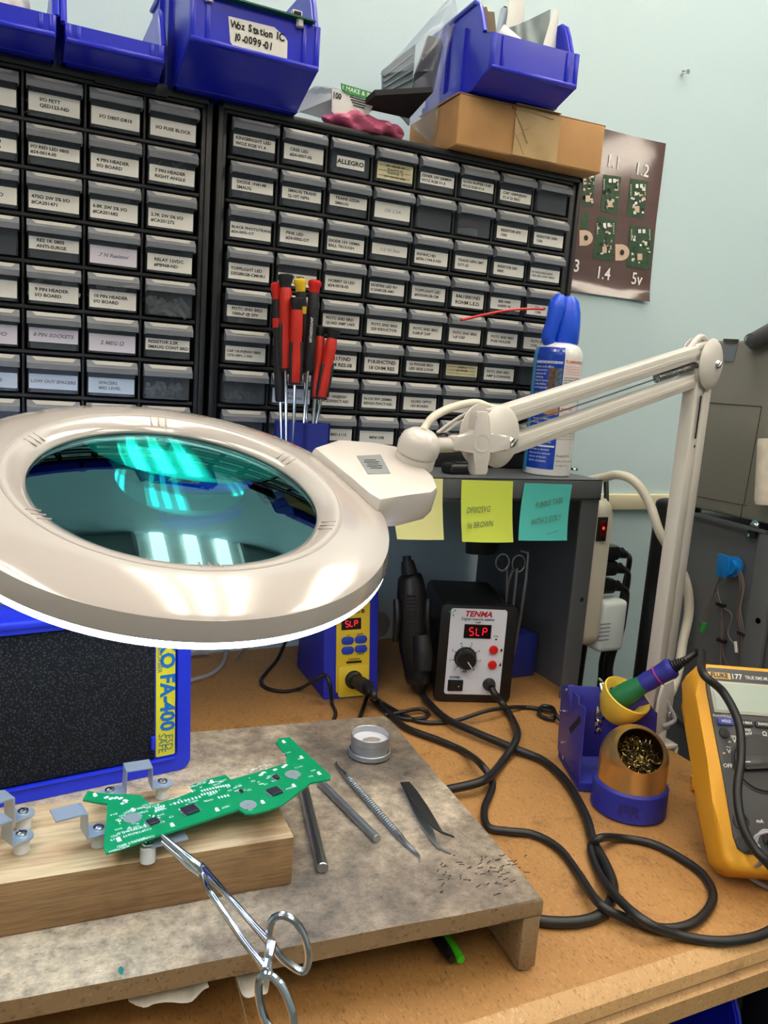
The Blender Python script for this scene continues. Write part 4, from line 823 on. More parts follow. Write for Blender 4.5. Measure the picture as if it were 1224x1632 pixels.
b.lathe([(0.0, 0.0058), (0.0045, 0.0060), (0.0068, 0.0070), (0.0078, 0.0069)], Kx, 24)
b.tube([KC, W], 0.005, 14); b.done('wing_knob', 'white_plastic', lamp)
def disc(c, r_, nm):
    b = M(); b.lathe([(0, 0.0068), (r_*0.3, 0.0064), (r_*0.7, 0.0042), (r_*0.93, 0.0012), (r_, -0.0008), (r_*0.97, -0.002), (0, -0.002)], frame(c, ad, an.cross(ad), an), 40); b.done(nm, 'white_paint', lamp)
disc(W+an*0.0125, 0.0275, 'joint_disc'); b = M(); b.lathe([(0, -0.0068), (0.019, -0.0042), (0.0275, 0.0008), (0.0275, 0.002), (0, 0.002)], frame(W-an*0.0125, ad, an.cross(ad), an), 40); b.done('joint_disc', 'white_paint', lamp)
disc(E+an*0.0130, 0.0295, 'joint_disc'); b = M(); b.lathe([(0, -0.0068), (0.02, -0.0042), (0.0295, 0.0008), (0.0295, 0.002), (0, 0.002)], frame(E-an*0.0130, ad, an.cross(ad), an), 40); b.done('joint_disc', 'white_paint', lamp)
for c_ in (W+an*0.0185+ad*0.006-U*0.004, E+an*0.0185):
    b = M(); b.lathe([(0, 0), (0.0052, 0), (0.0052, 0.002), (0.0038, 0.0045), (0, 0.0052)], frame(c_, ad, an.cross(ad), an), 16); b.box((0, 0, 0.0048), (0.009, 0.0016, 0.0014), frame(c_, ad+U*0.8, U, an)); b.done('joint_screw', 'chrome', lamp)
def bar(p, q, up, w, h, nm, slot=0):
    ax = (q-p).normalized(); X = frame((p+q)/2, ax, up, None if False else ax.cross(up)); L = (q-p).length
    b = M(); b.box((0, 0, 0), (L, h, w), X, bev=0.0022, seg=2)
    b.box((0, 0, w/2), (L*0.98, h*0.22, 0.0012), X)
    if slot: b.box((L*0.5-0.055, 0, w/2+0.0004), (0.06, 0.004, 0.0006), X, 1); b.lathe([(0, 0), (0.0022, 0)], X @ T(L*0.5-0.10, 0, w/2+0.0008), 12, 1)
    b.done(nm, ['white_paint', 'ink'], lamp)
for s in (1, -1): bar(W+wp*0.0145*s+wd_*0.004, E+wp*0.0155*s-wd_*0.004, wp, 0.016, 0.0165, 'arm_bar')
for s in (1, -1): bar(Vector((B0.x, B0.y, ZB+0.045))+ad*0.0112*s, E+ad*0.0112*s-U*0.006, ad, 0.0165, 0.0205, 'post_bar')
b = M(); pf = E-ad*0.0112+an*0.0106
b.box((0, 0, 0), (0.0036, 0.050, 0.0006), frame(pf-U*0.062, ad, U)); b.lathe([(0, 0.0003), (0.0022, 0.0003)], frame(pf-U*0.096, ad, U), 12); b.done('post_slot', 'ink', lamp)
def helix(p, q, r_, turns, w):
    ax = (q-p).normalized(); o = ax.orthogonal().normalized(); v = ax.cross(o); N = turns*10
    return [p+(q-p)*k/N+r_*(o*math.cos(2*PI*k/10)+v*math.sin(2*PI*k/10)) for k in range(N+1)]
b = M(); b.tube(helix(E-wd_*0.10-wp*0.0, E-wd_*0.012, 0.0042, 26, 0), 0.0008, 5); b.tube([W+wd_*0.02, E-wd_*0.10], 0.0009, 6); b.tube(helix(E-U*0.02-ad*0.0, E-U*0.07, 0.003, 14, 0), 0.0007, 5); b.done('spring', 'steel', lamp)
b = M(); b.tube([E-wd_*0.03+wp*0.020, E-wd_*0.012+wp*0.030, E+wp*0.031, E+wd_*0.010+wp*0.026], 0.0036, 10, 0, 6); b.box((0, 0, 0), (0.030, 0.012, 0.016), frame(E+wp*0.020-wd_*0.008, wd_, wp), bev=0.004); b.done('cable_clip', 'white_plastic', lamp)
b = M(); k0 = KB+HN*0.022; b.tube([k0, dp(672, 690, 0.665), dp(690, 665, 0.68), dp(722, 649, 0.70), dp(757, 642, 0.715), dp(783, 650, 0.725), dp(812, 652, 0.735)], 0.0036, 12, 0, 8); b.done('lamp_cable', 'cable_cream', lamp)
b = M(); b.tube([dp(697, 690, 0.71), dp(740, 661, 0.72), dp(786, 650, 0.722)], 0.0016, 8, 0, 6); b.tube([dp(700, 695, 0.712), dp(742, 668, 0.72), dp(786, 657, 0.724)], 0.0016, 8, 0, 6); b.done('tension_wire', 'white_paint', lamp)
# base socket and bench clamp
b = M(); b.ext([(-0.020, 0.0), (0.020, 0.0), (0.020, 0.050), (0.013, 0.066), (-0.013, 0.066), (-0.020, 0.050)], 0.004, T(B0.x, B0.y-0.013, ZB+0.020) @ RZ(0.34) @ FRONT, bev=0.001)
b.lathe([(0, 0), (0.004, 0), (0.004, 0.003), (0, 0.004)], frame(B0+Vector((0.007, -0.018, 0.045)), ad, an.cross(ad), an), 14, 1); b.lathe([(0, 0.004), (0.018, 0.004), (0.018, 0.020), (0.012, 0.024), (0.012, 0.045), (0, 0.045)], T(*B0), 28)
b.done('socket', ['white_paint', 'chrome'], lamp)
b = M(); b.box((B0.x-0.002, B0.y-0.004, ZB+0.0035), (0.046, 0.044, 0.005), bev=0.001); b.box((B0.x+0.0205, B0.y-0.004, ZB-0.035), (0.006, 0.044, 0.075), bev=0.002); b.box((B0.x-0.003, B0.y-0.004, ZB-0.074), (0.055, 0.044, 0.006), bev=0.002)
b.tube([(B0.x-0.010, B0.y-0.004, ZB-0.10), (B0.x-0.010, B0.y-0.004, ZB-0.0385)], 0.005, 12); b.done('clamp', 'white_paint', lamp)
# ------------------------------------------------------------------ grey machine standing on the floor beyond the bench's end
mat('machine_grey', (136,136,128), 0.5, bump=0.04, bscale=800); mat('machine_dark', (88,91,94), 0.5, bump=0.04, bscale=900); mat('machine_seam', (62,62,58), 0.7); mat('handle_grey', (84,86,90), 0.4); mat('roll_white', (214,206,192), 0.7, vary=0.12, vscale=60); mat('connector_blue', (10,118,196), 0.4); mat('wire_grey', (112,108,104), 0.5); mat('wire_brown', (96,72,66), 0.5); mat('window_grey', (120,130,136), 0.25)
MX = 0.62
X4 = Matrix(((0,0,1,MX),(1,0,0,0),(0,1,0,0),(0,0,0,1)))
mc = thing('grey_machine', 'large grey office machine with hinged side panels standing past the end of the bench', 'machine', (MX+0.25, -0.30, 0))
z_mid = 1.041; yb_, yf_ = -0.125, -0.80
m_ = lambda px, py: hx(px, py, MX)
top_z = 1.2725
b = M(); b.box((MX+0.25, (yb_+yf_)/2, (z_mid+0.006+top_z)/2), (0.5, yb_-yf_, top_z-z_mid-0.006), bev=0.006)
b.done('upper_housing', 'machine_grey', mc)
def seam(b, a, c, w=0.0006): b.tube([m_(*a)-Vector((0.0003,0,0)), m_(*c)-Vector((0.0003,0,0))], w, 6)
b = M(); seam(b, (1120,641), (1214,648)); seam(b, (1214,648), (1186,803)); seam(b, (1090,787), (1190,806)); seam(b, (1184,803), (1180,828)); b.done('panel_seams', 'machine_seam', mc)
b = M(); q = [m_(*p) for p in ((1136,550),(1176,551),(1170,576),(1136,575))]; b.ext([(p.y, p.z) for p in q], 0.0012, T(-0.0010, 0, 0) @ X4)
q = [m_(*p) for p in ((1155,540),(1178,541),(1176,546),(1155,545))]; b.ext([(p.y, p.z) for p in q], 0.003, T(-0.0026, 0, 0) @ X4, 1); b.done('side_window', ['window_grey', 'machine_seam'], mc)
b = M(); h0, h1 = hx(1204, 543, MX-0.008), hx(1262, 512, MX-0.008); b.tube([h0, h1], 0.0115, 20); b.sph(tuple(h0), 0.0115); b.lathe([(0.0062, 0), (0.0070, 0.0006), (0.0078, 0)], frame(h0-Vector((0.0112,0,0)), (0,1,0), (0,0,1)) @ RX(0) , 24); b.done('lever', 'handle_grey', mc)
b = M(); r0, r1 = hx(1224, 706, MX-0.014), hx(1219, 797, MX-0.014); b.tube([r0+(r0-r1)*0.02, r0, r1, r1+(r1-r0)*0.06], [0.009, 0.012, 0.012, 0.006], 20, 0, 4); b.done('roller_guard', 'roll_white', mc)
b = M(); b.box((MX+0.25, (yb_+yf_)/2, 0.52), (0.494, yb_-yf_-0.01, 1.0325), bev=0.004); 
q = [m_(*p) for p in ((1085,816),(1224,851),(1224,846),(1085,811))]; b.ext([(p.y, p.z) for p in q], 0.006, T(-0.005, 0, 0) @ X4)
q = [m_(*p) for p in ((1197,852),(1226,860),(1210,1075),(1180,1075))]
b.done('lower_cabinet', 'machine_dark', mc)
b = M(); yq = m_(1196, 1000).y; b.box((MX-0.004, yq-0.012, 0.78), (0.008, 0.028, 0.51), bev=0.0015); b.lathe([(0, 0), (0.0038, 0)], frame((MX-0.0085, yq-0.016, m_(1217,989).z), (0,1,0), (0,0,1)) @ RX(PI), 14, 1)
b.lathe([(0, 0), (0.0038, 0)], frame((MX-0.0085, yq-0.016, m_(1217,989).z), (0,-1,0), (0,0,1)), 14, 1); b.done('corner_flange', ['machine_dark', 'ink'], mc)
b = M(); p = m_(1200, 851); b.box((MX-0.0012, p.y, p.z), (0.003, 0.011, 0.010), mi=0); b.box((MX-0.003, p.y+0.003, p.z-0.002), (0.002, 0.003, 0.004), mi=1); b.done('latch_slot', ['ink', 'chrome'], mc)
p = m_(1203, 836); b = M(); b.lathe([(0, 0), (0.006, 0), (0.006, 0.0015), (0.004, 0.004), (0, 0.005)], frame(p, (0,1,0), (0,0,1)) @ RX(0), 18); b.sph(tuple(p-Vector((0.002,0,0))), 0.0045, 0, None, 12, (0.6,1.3,0.6)); b.done('thumb_screw', 'chrome', mc)
b = M(); q = [m_(*a) for a in ((1062,1126),(1116,1173),(1116,1180),(1062,1133))]; b.ext([(p.y, p.z) for p in q], 0.004, T(-0.003, 0, 0) @ X4); b.done('base_seam', 'machine_seam', mc)
# rear duct, black and rounded
b = M(); b.box((MX+0.03, -0.1015, 0.80), (0.060, 0.046, 0.50), bev=0.012, seg=3); b.done('rear_cover', 'black_plastic', mc)
# blue cable clip with its wires
c = m_(1172, 903); cl = thing('wire_harness', 'grey and brown wires hanging from a blue clip on the grey machine', 'wire harness', tuple(c))
b = M(); b.lathe([(0, -0.001), (0.0135, -0.001), (0.0135, 0.004), (0.010, 0.005), (0.010, 0.012), (0, 0.012)], frame(c, (0,-1,0), (0,0,1)) @ T(0,0,0.001), 20)
b.box((-0.010, 0.004, 0.0), (0.010, 0.013, 0.024), T(*c), bev=0.001); b.box((-0.016, 0.007, 0.0), (0.003, 0.016, 0.030), T(*c), bev=0.001); b.done('blue_clip', 'connector_blue', cl)
g_ = lambda px, py: hx(px, py, MX-0.006)
b = M()
for k, pts in enumerate((((1162,902),(1146,922),(1130,958),(1117,985),(1120,996)), ((1162,904),(1148,926),(1135,955),(1126,992)), ((1163,906),(1144,935),(1149,965),(1150,1000),(1148,1060)), ((1162,905),(1140,940),(1147,968),(1153,1000),(1152,1040),(1165,1070)), ((1150,968),(1166,980),(1160,1010),(1173,1030)))):
    b.tube([g_(*p) for p in pts], 0.0008, 6, k % 2, 6)
for k, pts in enumerate((((1178,910),(1184,940),(1178,975),(1182,1010),(1181,1062)), ((1176,910),(1181,940),(1174,975),(1179,1010),(1177,1062)), ((1180,908),(1186,935),(1180,970),(1186,1010),(1186,1062)), ((1177,912),(1179,945),(1176,985),(1184,1012),(1188,1062)))):
    b.tube([g_(*p) for p in pts], 0.0009, 6, k % 2, 6)
b.done('wires', ['wire_grey', 'wire_brown'], cl)
b = M()
for p in ((1149,964),(1150,1021),(1183,1010)): b.box((0, 0, 0), (0.006, 0.012, 0.004), T(*g_(*p)))
b.done('cable_tie', 'black_plastic', cl)
b = M(); b.box((0, 0, 0), (0.003, 0.006, 0.014), T(*g_(1121, 1000)) @ RX(0.25)); b.done('green_plug', 'green', cl); b = M(); b.box((0, 0, 0), (0.0025, 0.003, 0.014), T(*g_(1173, 1031)) @ RX(-0.3)); b.done('white_plug', 'white', cl)
# ------------------------------------------------------------------ hot air rework station
mat('face_white', (226,230,238), 0.4); mat('station_black', (26,28,30), 0.45, bump=0.06, bscale=700); mat('led_red', (255,40,50), 0.4, emit=(255,30,50), estr=1.6); mat('display_black', (26,4,8), 0.2); mat('button_red', (214,34,26), 0.35); mat('logo_red', (190,24,34), 0.4); mat('teal_mark', (20,150,140), 0.5)
def seg7(b, ch, w, h, X, mi, t=0.0007):
    S = {'S': 'afgcd', 'L': 'fed', 'P': 'abfge'}[ch]
    pos = {'a': (0, h/2, 1), 'g': (0, 0, 1), 'd': (0, -h/2, 1), 'f': (-w/2, h/4, 0), 'b': (w/2, h/4, 0), 'e': (-w/2, -h/4, 0), 'c': (w/2, -h/4, 0)}
    for q in S:
        x, y, hor = pos[q]; b.box((x, y, 0), ((w*0.72, t*1.4, 0.0003) if hor else (t*1.4, h*0.36, 0.0003)), X, mi)
P0, P1 = hz(691, 1118, ZB), hz(811.5, 1121, ZB); TW = (P1-P0).length; TH = 0.139
XT = frame(P0, P1-P0, U.cross((P1-P0).normalized()), U)         # local: x along the front, y inwards, z up
t = thing('hot_air_station', 'black hot air rework station with white control panel and red display', 'soldering station', X=XT)
def rrect(x0, x1, z0, z1, r_, n=5):
    out = []
    for cx_, cz_, a in ((x1-r_, z1-r_, 0), (x0+r_, z1-r_, 1), (x0+r_, z0+r_, 2), (x1-r_, z0+r_, 3)): out += [(cx_+r_*math.cos((a+k/n)*PI/2), cz_+r_*math.sin((a+k/n)*PI/2)) for k in range(n+1)]
    return out
XF = lambda y: T(0, y, 0) @ FRONT
b = M(); b.ext(rrect(0.004, TW-0.004, 0.004, TH-0.004, 0.008), 0.135, XF(0.143), bev=0.001); b.done('case', 'station_black', t, world=False)
b = M(); b.ext(rrect(0, TW, 0, TH, 0.008), 0.010, XF(0.010), bev=0.002)
for x in (0.007, TW-0.007):
    for z in (0.008, TH-0.008): b.lathe([(0.0032, 0), (0.0032, -0.001), (0, -0.001)], T(x, 0.0002, z) @ FRONT, 12)
b.done('bezel', 'black_plastic', t, world=False)
fq = lambda px, py: (lambda p: (p.x, p.z))(XT.inverted() @ onp(px, py, P0, Vector(XT.col[1][:3])))
c4 = lambda x, y: fq(400+x/2.661, 840+y/2.661)
pa, pb, pc, pd = c4(838, 348), c4(1088, 352), c4(1068, 712), c4(818, 698)
b = M(); b.ext(rrect(pd[0], pb[0], min(pd[1], pc[1]), max(pa[1], pb[1]), 0.004), 0.001, XF(-0.0003)); b.done('control_panel', 'face_white', t, world=False)
F2 = lambda x, y, lift=0.0016: T(*((lambda q: (q[0], -lift, q[1]))(c4(x, y)))) @ FRONT
b = M()
b.text('TENMA', 0.0108, F2(966, 369), 0, 'CENTER', 0.035, 1.05, 0.25)
b.text('Digital rework station', 0.0056, F2(962, 390), 1, 'CENTER', 0.012, 0.92); b.text('TEMP', 0.0034, F2(962, 404), 1, 'CENTER', 0.02); b.text('CAL', 0.0038, F2(1038, 462), 1, 'CENTER', 0.02)
b.text('AIR', 0.0040, F2(904, 611), 1, 'CENTER', 0.02); b.text('POWER', 0.0042, F2(863, 636), 1, 'CENTER', 0.03)
kc = c4(908, 553)
for k, s in enumerate('12345678'):
    a = math.radians(232-k*40.5); r1_, r2_ = 0.0165, 0.0190
    b.box((0, 0, 0), (0.003, 0.0009, 0.0004), T(kc[0]+0.0168*math.cos(a), -0.0015, kc[1]+0.0168*math.sin(a)) @ FRONT @ RZ(a), 1)
    b.text(s, 0.0042, T(kc[0]+0.0212*math.cos(a), -0.0016, kc[1]+0.0212*math.sin(a)) @ FRONT, 1, 'CENTER', 0.02)
for x, y, u in ((1061, 522, 1), (1056, 582, -1)):
    b._add([(-0.0024, 0, 0), (0.0024, 0, 0), (0, 0.0030*u, 0)], [(0, 1, 2)], 1, F2(x, y)); b.box((0, -0.0012*u, 0), (0.0016, 0.0026, 0.0001), F2(x, y), 1)
for k in range(3): b._add([(0, 0, 0), (0.0050, 0.0012, 0), (0.0048, 0.0032, 0)], [(0, 1, 2)], 2, F2(855, 361) @ RZ(k*2*PI/3+0.4))
b.lathe([(0, 0.0003), (0.0014, 0.0003)], F2(1038, 475), 10, 1)
b.done('printed_text', ['logo_red', 'ink', 'teal_mark'], t, world=False, smooth=False)
b = M(); d = c4(960, 441); b.box((d[0], -0.0012, d[1]), (0.0375, 0.003, 0.0195), bev=0.0006)
for k, ch in enumerate('SLP'): seg7(b, ch, 0.0052, 0.0106, T(d[0]-0.0088+k*0.0092, -0.0030, d[1]) @ FRONT, 1)
b.done('display', ['display_black', 'led_red'], t, world=False, smooth=False)
b = M(); b.lathe([(0.0155, 0), (0.0155, 0.001), (0.0135, 0.0015), (0.0128, 0.012), (0.0115, 0.0145), (0, 0.0145)], T(kc[0], -0.0013, kc[1]) @ FRONT, 28)
for k in range(24): b.box((0.0130*math.cos(k*PI/12), 0.0130*math.sin(k*PI/12), 0.007), (0.0012, 0.0012, 0.010), T(kc[0], -0.0013, kc[1]) @ FRONT)
b.box((0, 0.006, 0.0150), (0.0014, 0.010, 0.0008), T(kc[0], -0.0013, kc[1]) @ FRONT @ RZ(-2.5), 1); b.done('air_knob', ['black_plastic', 'white'], t, world=False)
for x, y in ((1027, 519), (1022, 582)):
    b = M(); b.lathe([(0.0062, 0), (0.0062, 0.0025), (0.0055, 0.0035), (0, 0.0038)], F2(x, y, 0.001), 24); b.done('button', 'button_red', t, world=False)
b = M(); s_ = c4(865, 669); b.box((s_[0], -0.0015, s_[1]), (0.021, 0.004, 0.0155), bev=0.0008); b.box((s_[0], -0.0040, s_[1]), (0.0165, 0.003, 0.0115), RX(0.0), bev=0.0008); b.lathe([(0, 0.0001), (0.0009, 0.0001)], T(s_[0]+0.004, -0.0057, s_[1]) @ FRONT, 10, 1); b.done('power_switch', ['black_plastic', 'white'], t, world=False)
so = c4(1008, 664); b = M(); b.lathe([(0.0088, 0), (0.0088, 0.003), (0.0075, 0.004), (0.0065, 0.012), (0.0048, 0.016), (0, 0.016)], T(so[0], -0.001, so[1]) @ FRONT, 24); b.done('hose_socket', 'black_rubber', t, world=False)
b = M()                                                         # bracket on the side that holds the gun
for z in (0.060, 0.095): b.box((-0.004, 0.055, z), (0.010, 0.012, 0.010), bev=0.002)
b.box((-0.0085, 0.05, 0.075), (0.003, 0.05, 0.060), bev=0.001); b.done('gun_bracket', 'station_black', t, world=False)
TEN = XT; T_SOCK = XT @ Vector((so[0], -0.017, so[1]))
# the hot air gun in its holder
dg = depth(P0)
g = lambda px, py, k=0.012: dp(px, py, dg+k)
t = thing('hot_air_gun', 'black hot air gun standing nozzle up beside the black rework station', 'hot air gun', tuple(g(667, 1092)))
b = M(); b.tube([g(648, 886), g(649, 896)], [0.0058, 0.0066], 18); b.tube([g(649, 894), g(651, 905), g(653, 917)], [0.0085, 0.0105, 0.0115], 20); b.done('nozzle', 'black_steel', t)
b = M(); b.tube([g(653, 915), g(654, 922), g(656, 945), g(657, 975), g(658, 1003), g(659, 1030), g(664, 1058), g(667, 1078), g(668, 1088)], [0.0135, 0.0175, 0.0205, 0.0215, 0.0210, 0.0200, 0.0190, 0.0190, 0.0165], 24, 0, 4)
for k in range(8): b.tube([g(648, 950+k*6, -0.009), g(664, 951+k*6, -0.009)], 0.0014, 6)
b.done('grip', 'black_plastic', t)
b = M(); b.tube([g(672, 1012, -0.010), g(674, 1040, -0.012), g(673, 1068, -0.014)], [0.0115, 0.0135, 0.0120], 16, 0, 4); b.done('trigger_cover', 'black_rubber', t)
b = M(); b.tube([g(667, 1084), g(669, 1098)], [0.0135, 0.0085], 16); b.done('strain_relief', 'black_rubber', t)
for s_, x in ((-1, 632), (1, 682)):
    b = M(); b.tube([g(x, 955, 0.0), g(x-s_*1, 985, -0.003), g(x+s_*2, 1022, 0.002)], [0.0045, 0.0055, 0.004], 10, 0, 4); b.done('holder_fork', 'black_plastic', t)

# ------------------------------------------------------------------ blue and yellow soldering station
mat('hk_blue', (34,42,176), 0.5, bump=0.06, bscale=600); mat('hk_yellow', (234,200,48), 0.45); mat('hk_btn', (36,66,190), 0.4)
P0, P1 = hz(514.6, 1116, ZB), hz(603, 1107.6, ZB); HW = (P1-P0).length; HH = 0.142; TL = math.radians(9)
P0_HK = P0.copy(); XK = frame(P0, P1-P0, U.cross((P1-P0).normalized()), U)
t = thing('soldering_station', 'blue soldering station with yellow front panel under the magnifier lamp', 'soldering station', X=XK)
b = M(); tn = math.tan(TL)
b.ext([(0, 0), (HH*tn, HH), (0.120, HH-0.004), (0.126, 0.0)], HW, YZX(0), bev=0.004); b.done('case', 'hk_blue', t, world=False)
FR = T(0, 0, 0) @ RX(-TL)                                       # the leaning front plane
XF3 = FR @ FRONT; Lf = HH/math.cos(TL); fn = (XK @ FR).to_3x3() @ Vector((0, 1, 0))
hq = lambda px, py: (lambda p: (p.x, p.z))((XK @ FR).inverted() @ onp(px, py, P0, fn))
h4 = lambda x, y: hq(400+x/2.661, 840+y/2.661)
a_, b_ = h4(359, 708), h4(500, 655); 
b = M(); b.ext(rrect(a_[0], b_[0], 0.008, Lf-0.008, 0.003), 0.0012, FR @ T(0, 0, 0) @ FRONT, bev=0.0003); 
q = h4(440, 650); b.ext(rrect(a_[0]+0.003, b_[0]-0.001, q[1]-0.021, q[1]+0.021, 0.003), 0.002, FR @ T(0, -0.001, 0) @ FRONT, bev=0.0005); b.done('front_panel', 'hk_yellow', t, world=False)
H2 = lambda x, y, lift=0.002: FR @ T(*((lambda q: (q[0], -lift, q[1]))(h4(x, y)))) @ FRONT
b = M(); b.box((0, 0, 0), (0.0285, 0.0155, 0.0012), H2(424, 410, 0.0015), bev=0.0004)
for k, ch in enumerate('SLP'): seg7(b, ch, 0.0044, 0.0078, H2(405+k*19, 410-k*1.5, 0.0024), 1)
b.done('display', ['display_black', 'led_red'], t, world=False, smooth=False)
for x, y in ((408, 481), (464, 475), (408, 522), (464, 515)):
    b = M(); b.ext(rrect(-0.0088, 0.0088, -0.0052, 0.0052, 0.0045), 0.002, H2(x, y, 0.001), bev=0.0006); b.done('button', 'hk_btn', t, world=False)
b = M(); b.text('951 III', 0.0075, H2(455, 357), 0, 'CENTER', 0.02, 0.9)
for x, y, s in ((410, 460, 'UP'), (462, 453, 'ENTER'), (410, 545, '*'), (462, 538, 'DOWN')): b.text(s, 0.0030, H2(x, y), 0, 'CENTER', 0.01)
b.text('Complete', 0.0042, H2(436, 558), 0, 'CENTER', 0.01); b.box((0, 0, 0), (0.022, 0.003, 0.0003), H2(435, 571), 0); b.done('printed_text', 'ink', t, world=False, smooth=False)
b = M(); b.lathe([(0.0125, 0), (0.0125, 0.003), (0.0115, 0.004), (0.011, 0.008), (0.009, 0.009), (0, 0.009)], H2(432, 645, 0.002), 28); b.done('socket', 'black_plastic', t, world=False)
pl0 = XK @ FR @ Vector((h4(432, 645)[0], -0.010, h4(432, 645)[1])); pl1 = dp(585, 1096, depth(P0)-0.040)
b = M(); b.tube([pl0, pl0*0.55+pl1*0.45, pl0*0.5+pl1*0.5, pl1], [0.0082, 0.0082, 0.0102, 0.0098], 20); b.tube([pl1, pl1+(pl1-pl0)*0.35], [0.0065, 0.0038], 14); b.done('plug', 'black_rubber', t)
HKP = pl1+(pl1-pl0)*0.34
b = M(); b.lathe([(0, 0), (0.020, 0), (0.020, 0.030), (0, 0.030)], T(P1.x+0.012, P1.y+0.075, ZB+0.085) @ RY(0.0) @ RX(PI/2), 24)
mono(b, 'solder_spool', 'dull_steel', 'grey solder spool edge showing behind the blue soldering station', 'spool', loc=(P1.x+0.012, P1.y+0.06, ZB+0.065))

# ------------------------------------------------------------------ soldering iron holder with brass tip cleaner
mat('holder_purple', (52,50,150), 0.4, coat=0.1); mat('holder_blue', (20,26,140), 0.45); mat('base_blue', (44,50,160), 0.5, bump=0.08, bscale=500); mat('brass', (236,194,128), 0.3, 0.9, vary=0.12, vscale=20, stretch=(1,1,0.2)); mat('brass_in', (120,84,44), 0.45, 0.7); mat('wool', (196,176,110), 0.3, 0.95); mat('wool_dark', (70,62,50), 0.4, 0.8)
mat('cone_yellow', (236,196,70), 0.5); mat('iron_green', (16,110,66), 0.5); mat('iron_blue', (46,48,150), 0.45); mat('iron_pink', (210,60,120), 0.5)
bc = hz(1000, 1287, ZB); bc.z = ZB; tc_ = Vector((CAM.x-bc.x, CAM.y-bc.y, 0)).normalized(); sd = Vector((_r.x, _r.y, 0)).normalized()
t = thing('iron_holder', 'purple-blue soldering iron holder with yellow cone and round front base', 'iron holder', tuple(bc))
b = M(); RB = 0.0385
b.lathe([(0, 0.001), (RB-0.001, 0.001), (RB+0.0005, 0.003), (RB, 0.030), (RB-0.0015, 0.032), (RB-0.0035, 0.032), (RB-0.004, 0.012), (0, 0.012)], T(*bc), 56)
pA = hz(893, 1208, ZB); bk = Vector((0.10, 0.995, 0)).normalized()
lp = hz(922, 1254, ZB+0.006); lq = hz(890, 1200, ZB+0.006); sdx = sd*0.099; b.ext([tuple(lp.xy), tuple((lp+sdx).xy), tuple((lq+sdx).xy), tuple(lq.xy)], 0.010, None, z0=ZB+0.001, bev=0.001)
b.text('FR', 0.018, frame(bc+tc_*(RB+0.0008)+U*0.015, sd, U), 1, 'CENTER', 0.02, 1.0, 0.2) if False else None
b.done('base', ['base_blue', 'ink'], t)
b = M(); vs, fs = glyphs('FR', 'CENTER', 0.03); a0_ = math.atan2(tc_.y, tc_.x)
b._add([((RB+0.0009)*math.cos(a0_+(v.x*0.021+0.002)/RB)+bc.x, (RB+0.0009)*math.sin(a0_+(v.x*0.021+0.002)/RB)+bc.y, bc.z+0.015+v.y*0.018) for v in vs], fs); mat('marker_ink', (40,38,118), 0.6); b.done('marker_scrawl', 'marker_ink', t, smooth=False)
# plates: two side cheeks and a back plate
def plate(poly_px, pl_p, pl_n, th, nm, slot=None, studs=()):
    pl_n = Vector(pl_n).normalized(); X = frame(pl_p, U.cross(pl_n) if abs(pl_n.z) < 0.9 else (1,0,0), U - pl_n*U.dot(pl_n), pl_n); Xi = X.inverted()
    L2 = lambda p: (Xi @ onp(p[0], p[1], pl_p, pl_n)).to_2d()
    b = M(); b.ext([tuple(L2(p)) for p in poly_px], th, X, bev=0.0004)
    if slot: b.ext([tuple(L2(p)) for p in slot], 0.0002, X, 1, z0=-0.0002); b.ext([tuple(L2(p)) for p in slot], 0.0002, X, 1, z0=th)
    for p in studs:
        q = L2(p); b.lathe([(0.0024, -0.0004), (0.0024, -0.0016), (0, -0.0022)], X @ T(q.x, q.y, 0), 10, 2); b.lathe([(0.0024, th+0.0004), (0.0024, th+0.0016), (0, th+0.0022)], X @ T(q.x, q.y, 0), 10, 2)
    b.done(nm, ['holder_purple', 'ink', 'chrome'], t)
lp = hz(922, 1254, ZB+0.006); lq = hz(890, 1200, ZB+0.006)
ln = (lq-lp).cross(U).normalized()
plate([(895,1092),(911,1091),(916,1106),(922,1110),(922,1124),(926,1122),(932,1129),(922,1252),(893,1212),(888,1192)], lp, ln, 0.0016, 'side_plate', [(907,1160),(925,1140),(926,1150),(909,1170)], [(904,1100),(894,1134),(891,1185),(899,1207)])
rp = lp+sd*0.098+Vector((0.006, 0.008, 0))
plate([(1020,1112),(1030,1118),(1036,1128),(1046,1136),(1043,1178),(1020,1195)], rp, ln, 0.0016, 'side_plate', [(1018,1162),(1036,1143),(1037,1150),(1022,1165)])
bp_ = lq*0.55+lp*0.45; bn = Vector((tc_.x, tc_.y, 0))
plate([(905,1092),(990,1096),(1024,1104),(1044,1134),(1043,1205),(926,1205),(912,1150)], bp_+Vector((0,0.012,0)), bn, 0.0016, 'back_plate')
# cone and its wire clips
cc = dp(993, 1117, depth(bp_)-0.030); ia = (_r*0.36+_u*0.80-_f*0.48).normalized()
Xc = frame(cc, ia.orthogonal(), ia.cross(ia.orthogonal()), ia)
b = M(); b.lathe([(0.0165, -0.022), (0.0252, -0.006), (0.0272, 0.003), (0.0275, 0.010), (0.0262, 0.0108), (0.0190, 0.002), (0.0120, -0.022), (0.0165, -0.022)], Xc, 36); b.done('cone', 'cone_yellow', t)
b = M()
ctr = Xc @ Vector((0,0,0)); 
for px in (956, 958): pass
cl = lambda px, py, k=0.0: dp(px, py, depth(bp_)-0.012-k)
b.tube([cl(950,1150), cl(951,1125), cl(957,1108), cl(962,1092, 0.01), cl(955,1082)], 0.0016, 8, 0, 6); b.tube([cl(958,1155), cl(963,1135, 0.012), cl(961,1110, 0.02), cl(957,1090, 0.01)], 0.0016, 8, 0, 6); b.tube([cl(1022,1145), cl(1027,1128, 0.008), cl(1025,1112, 0.012)], 0.0016, 8, 0, 6)
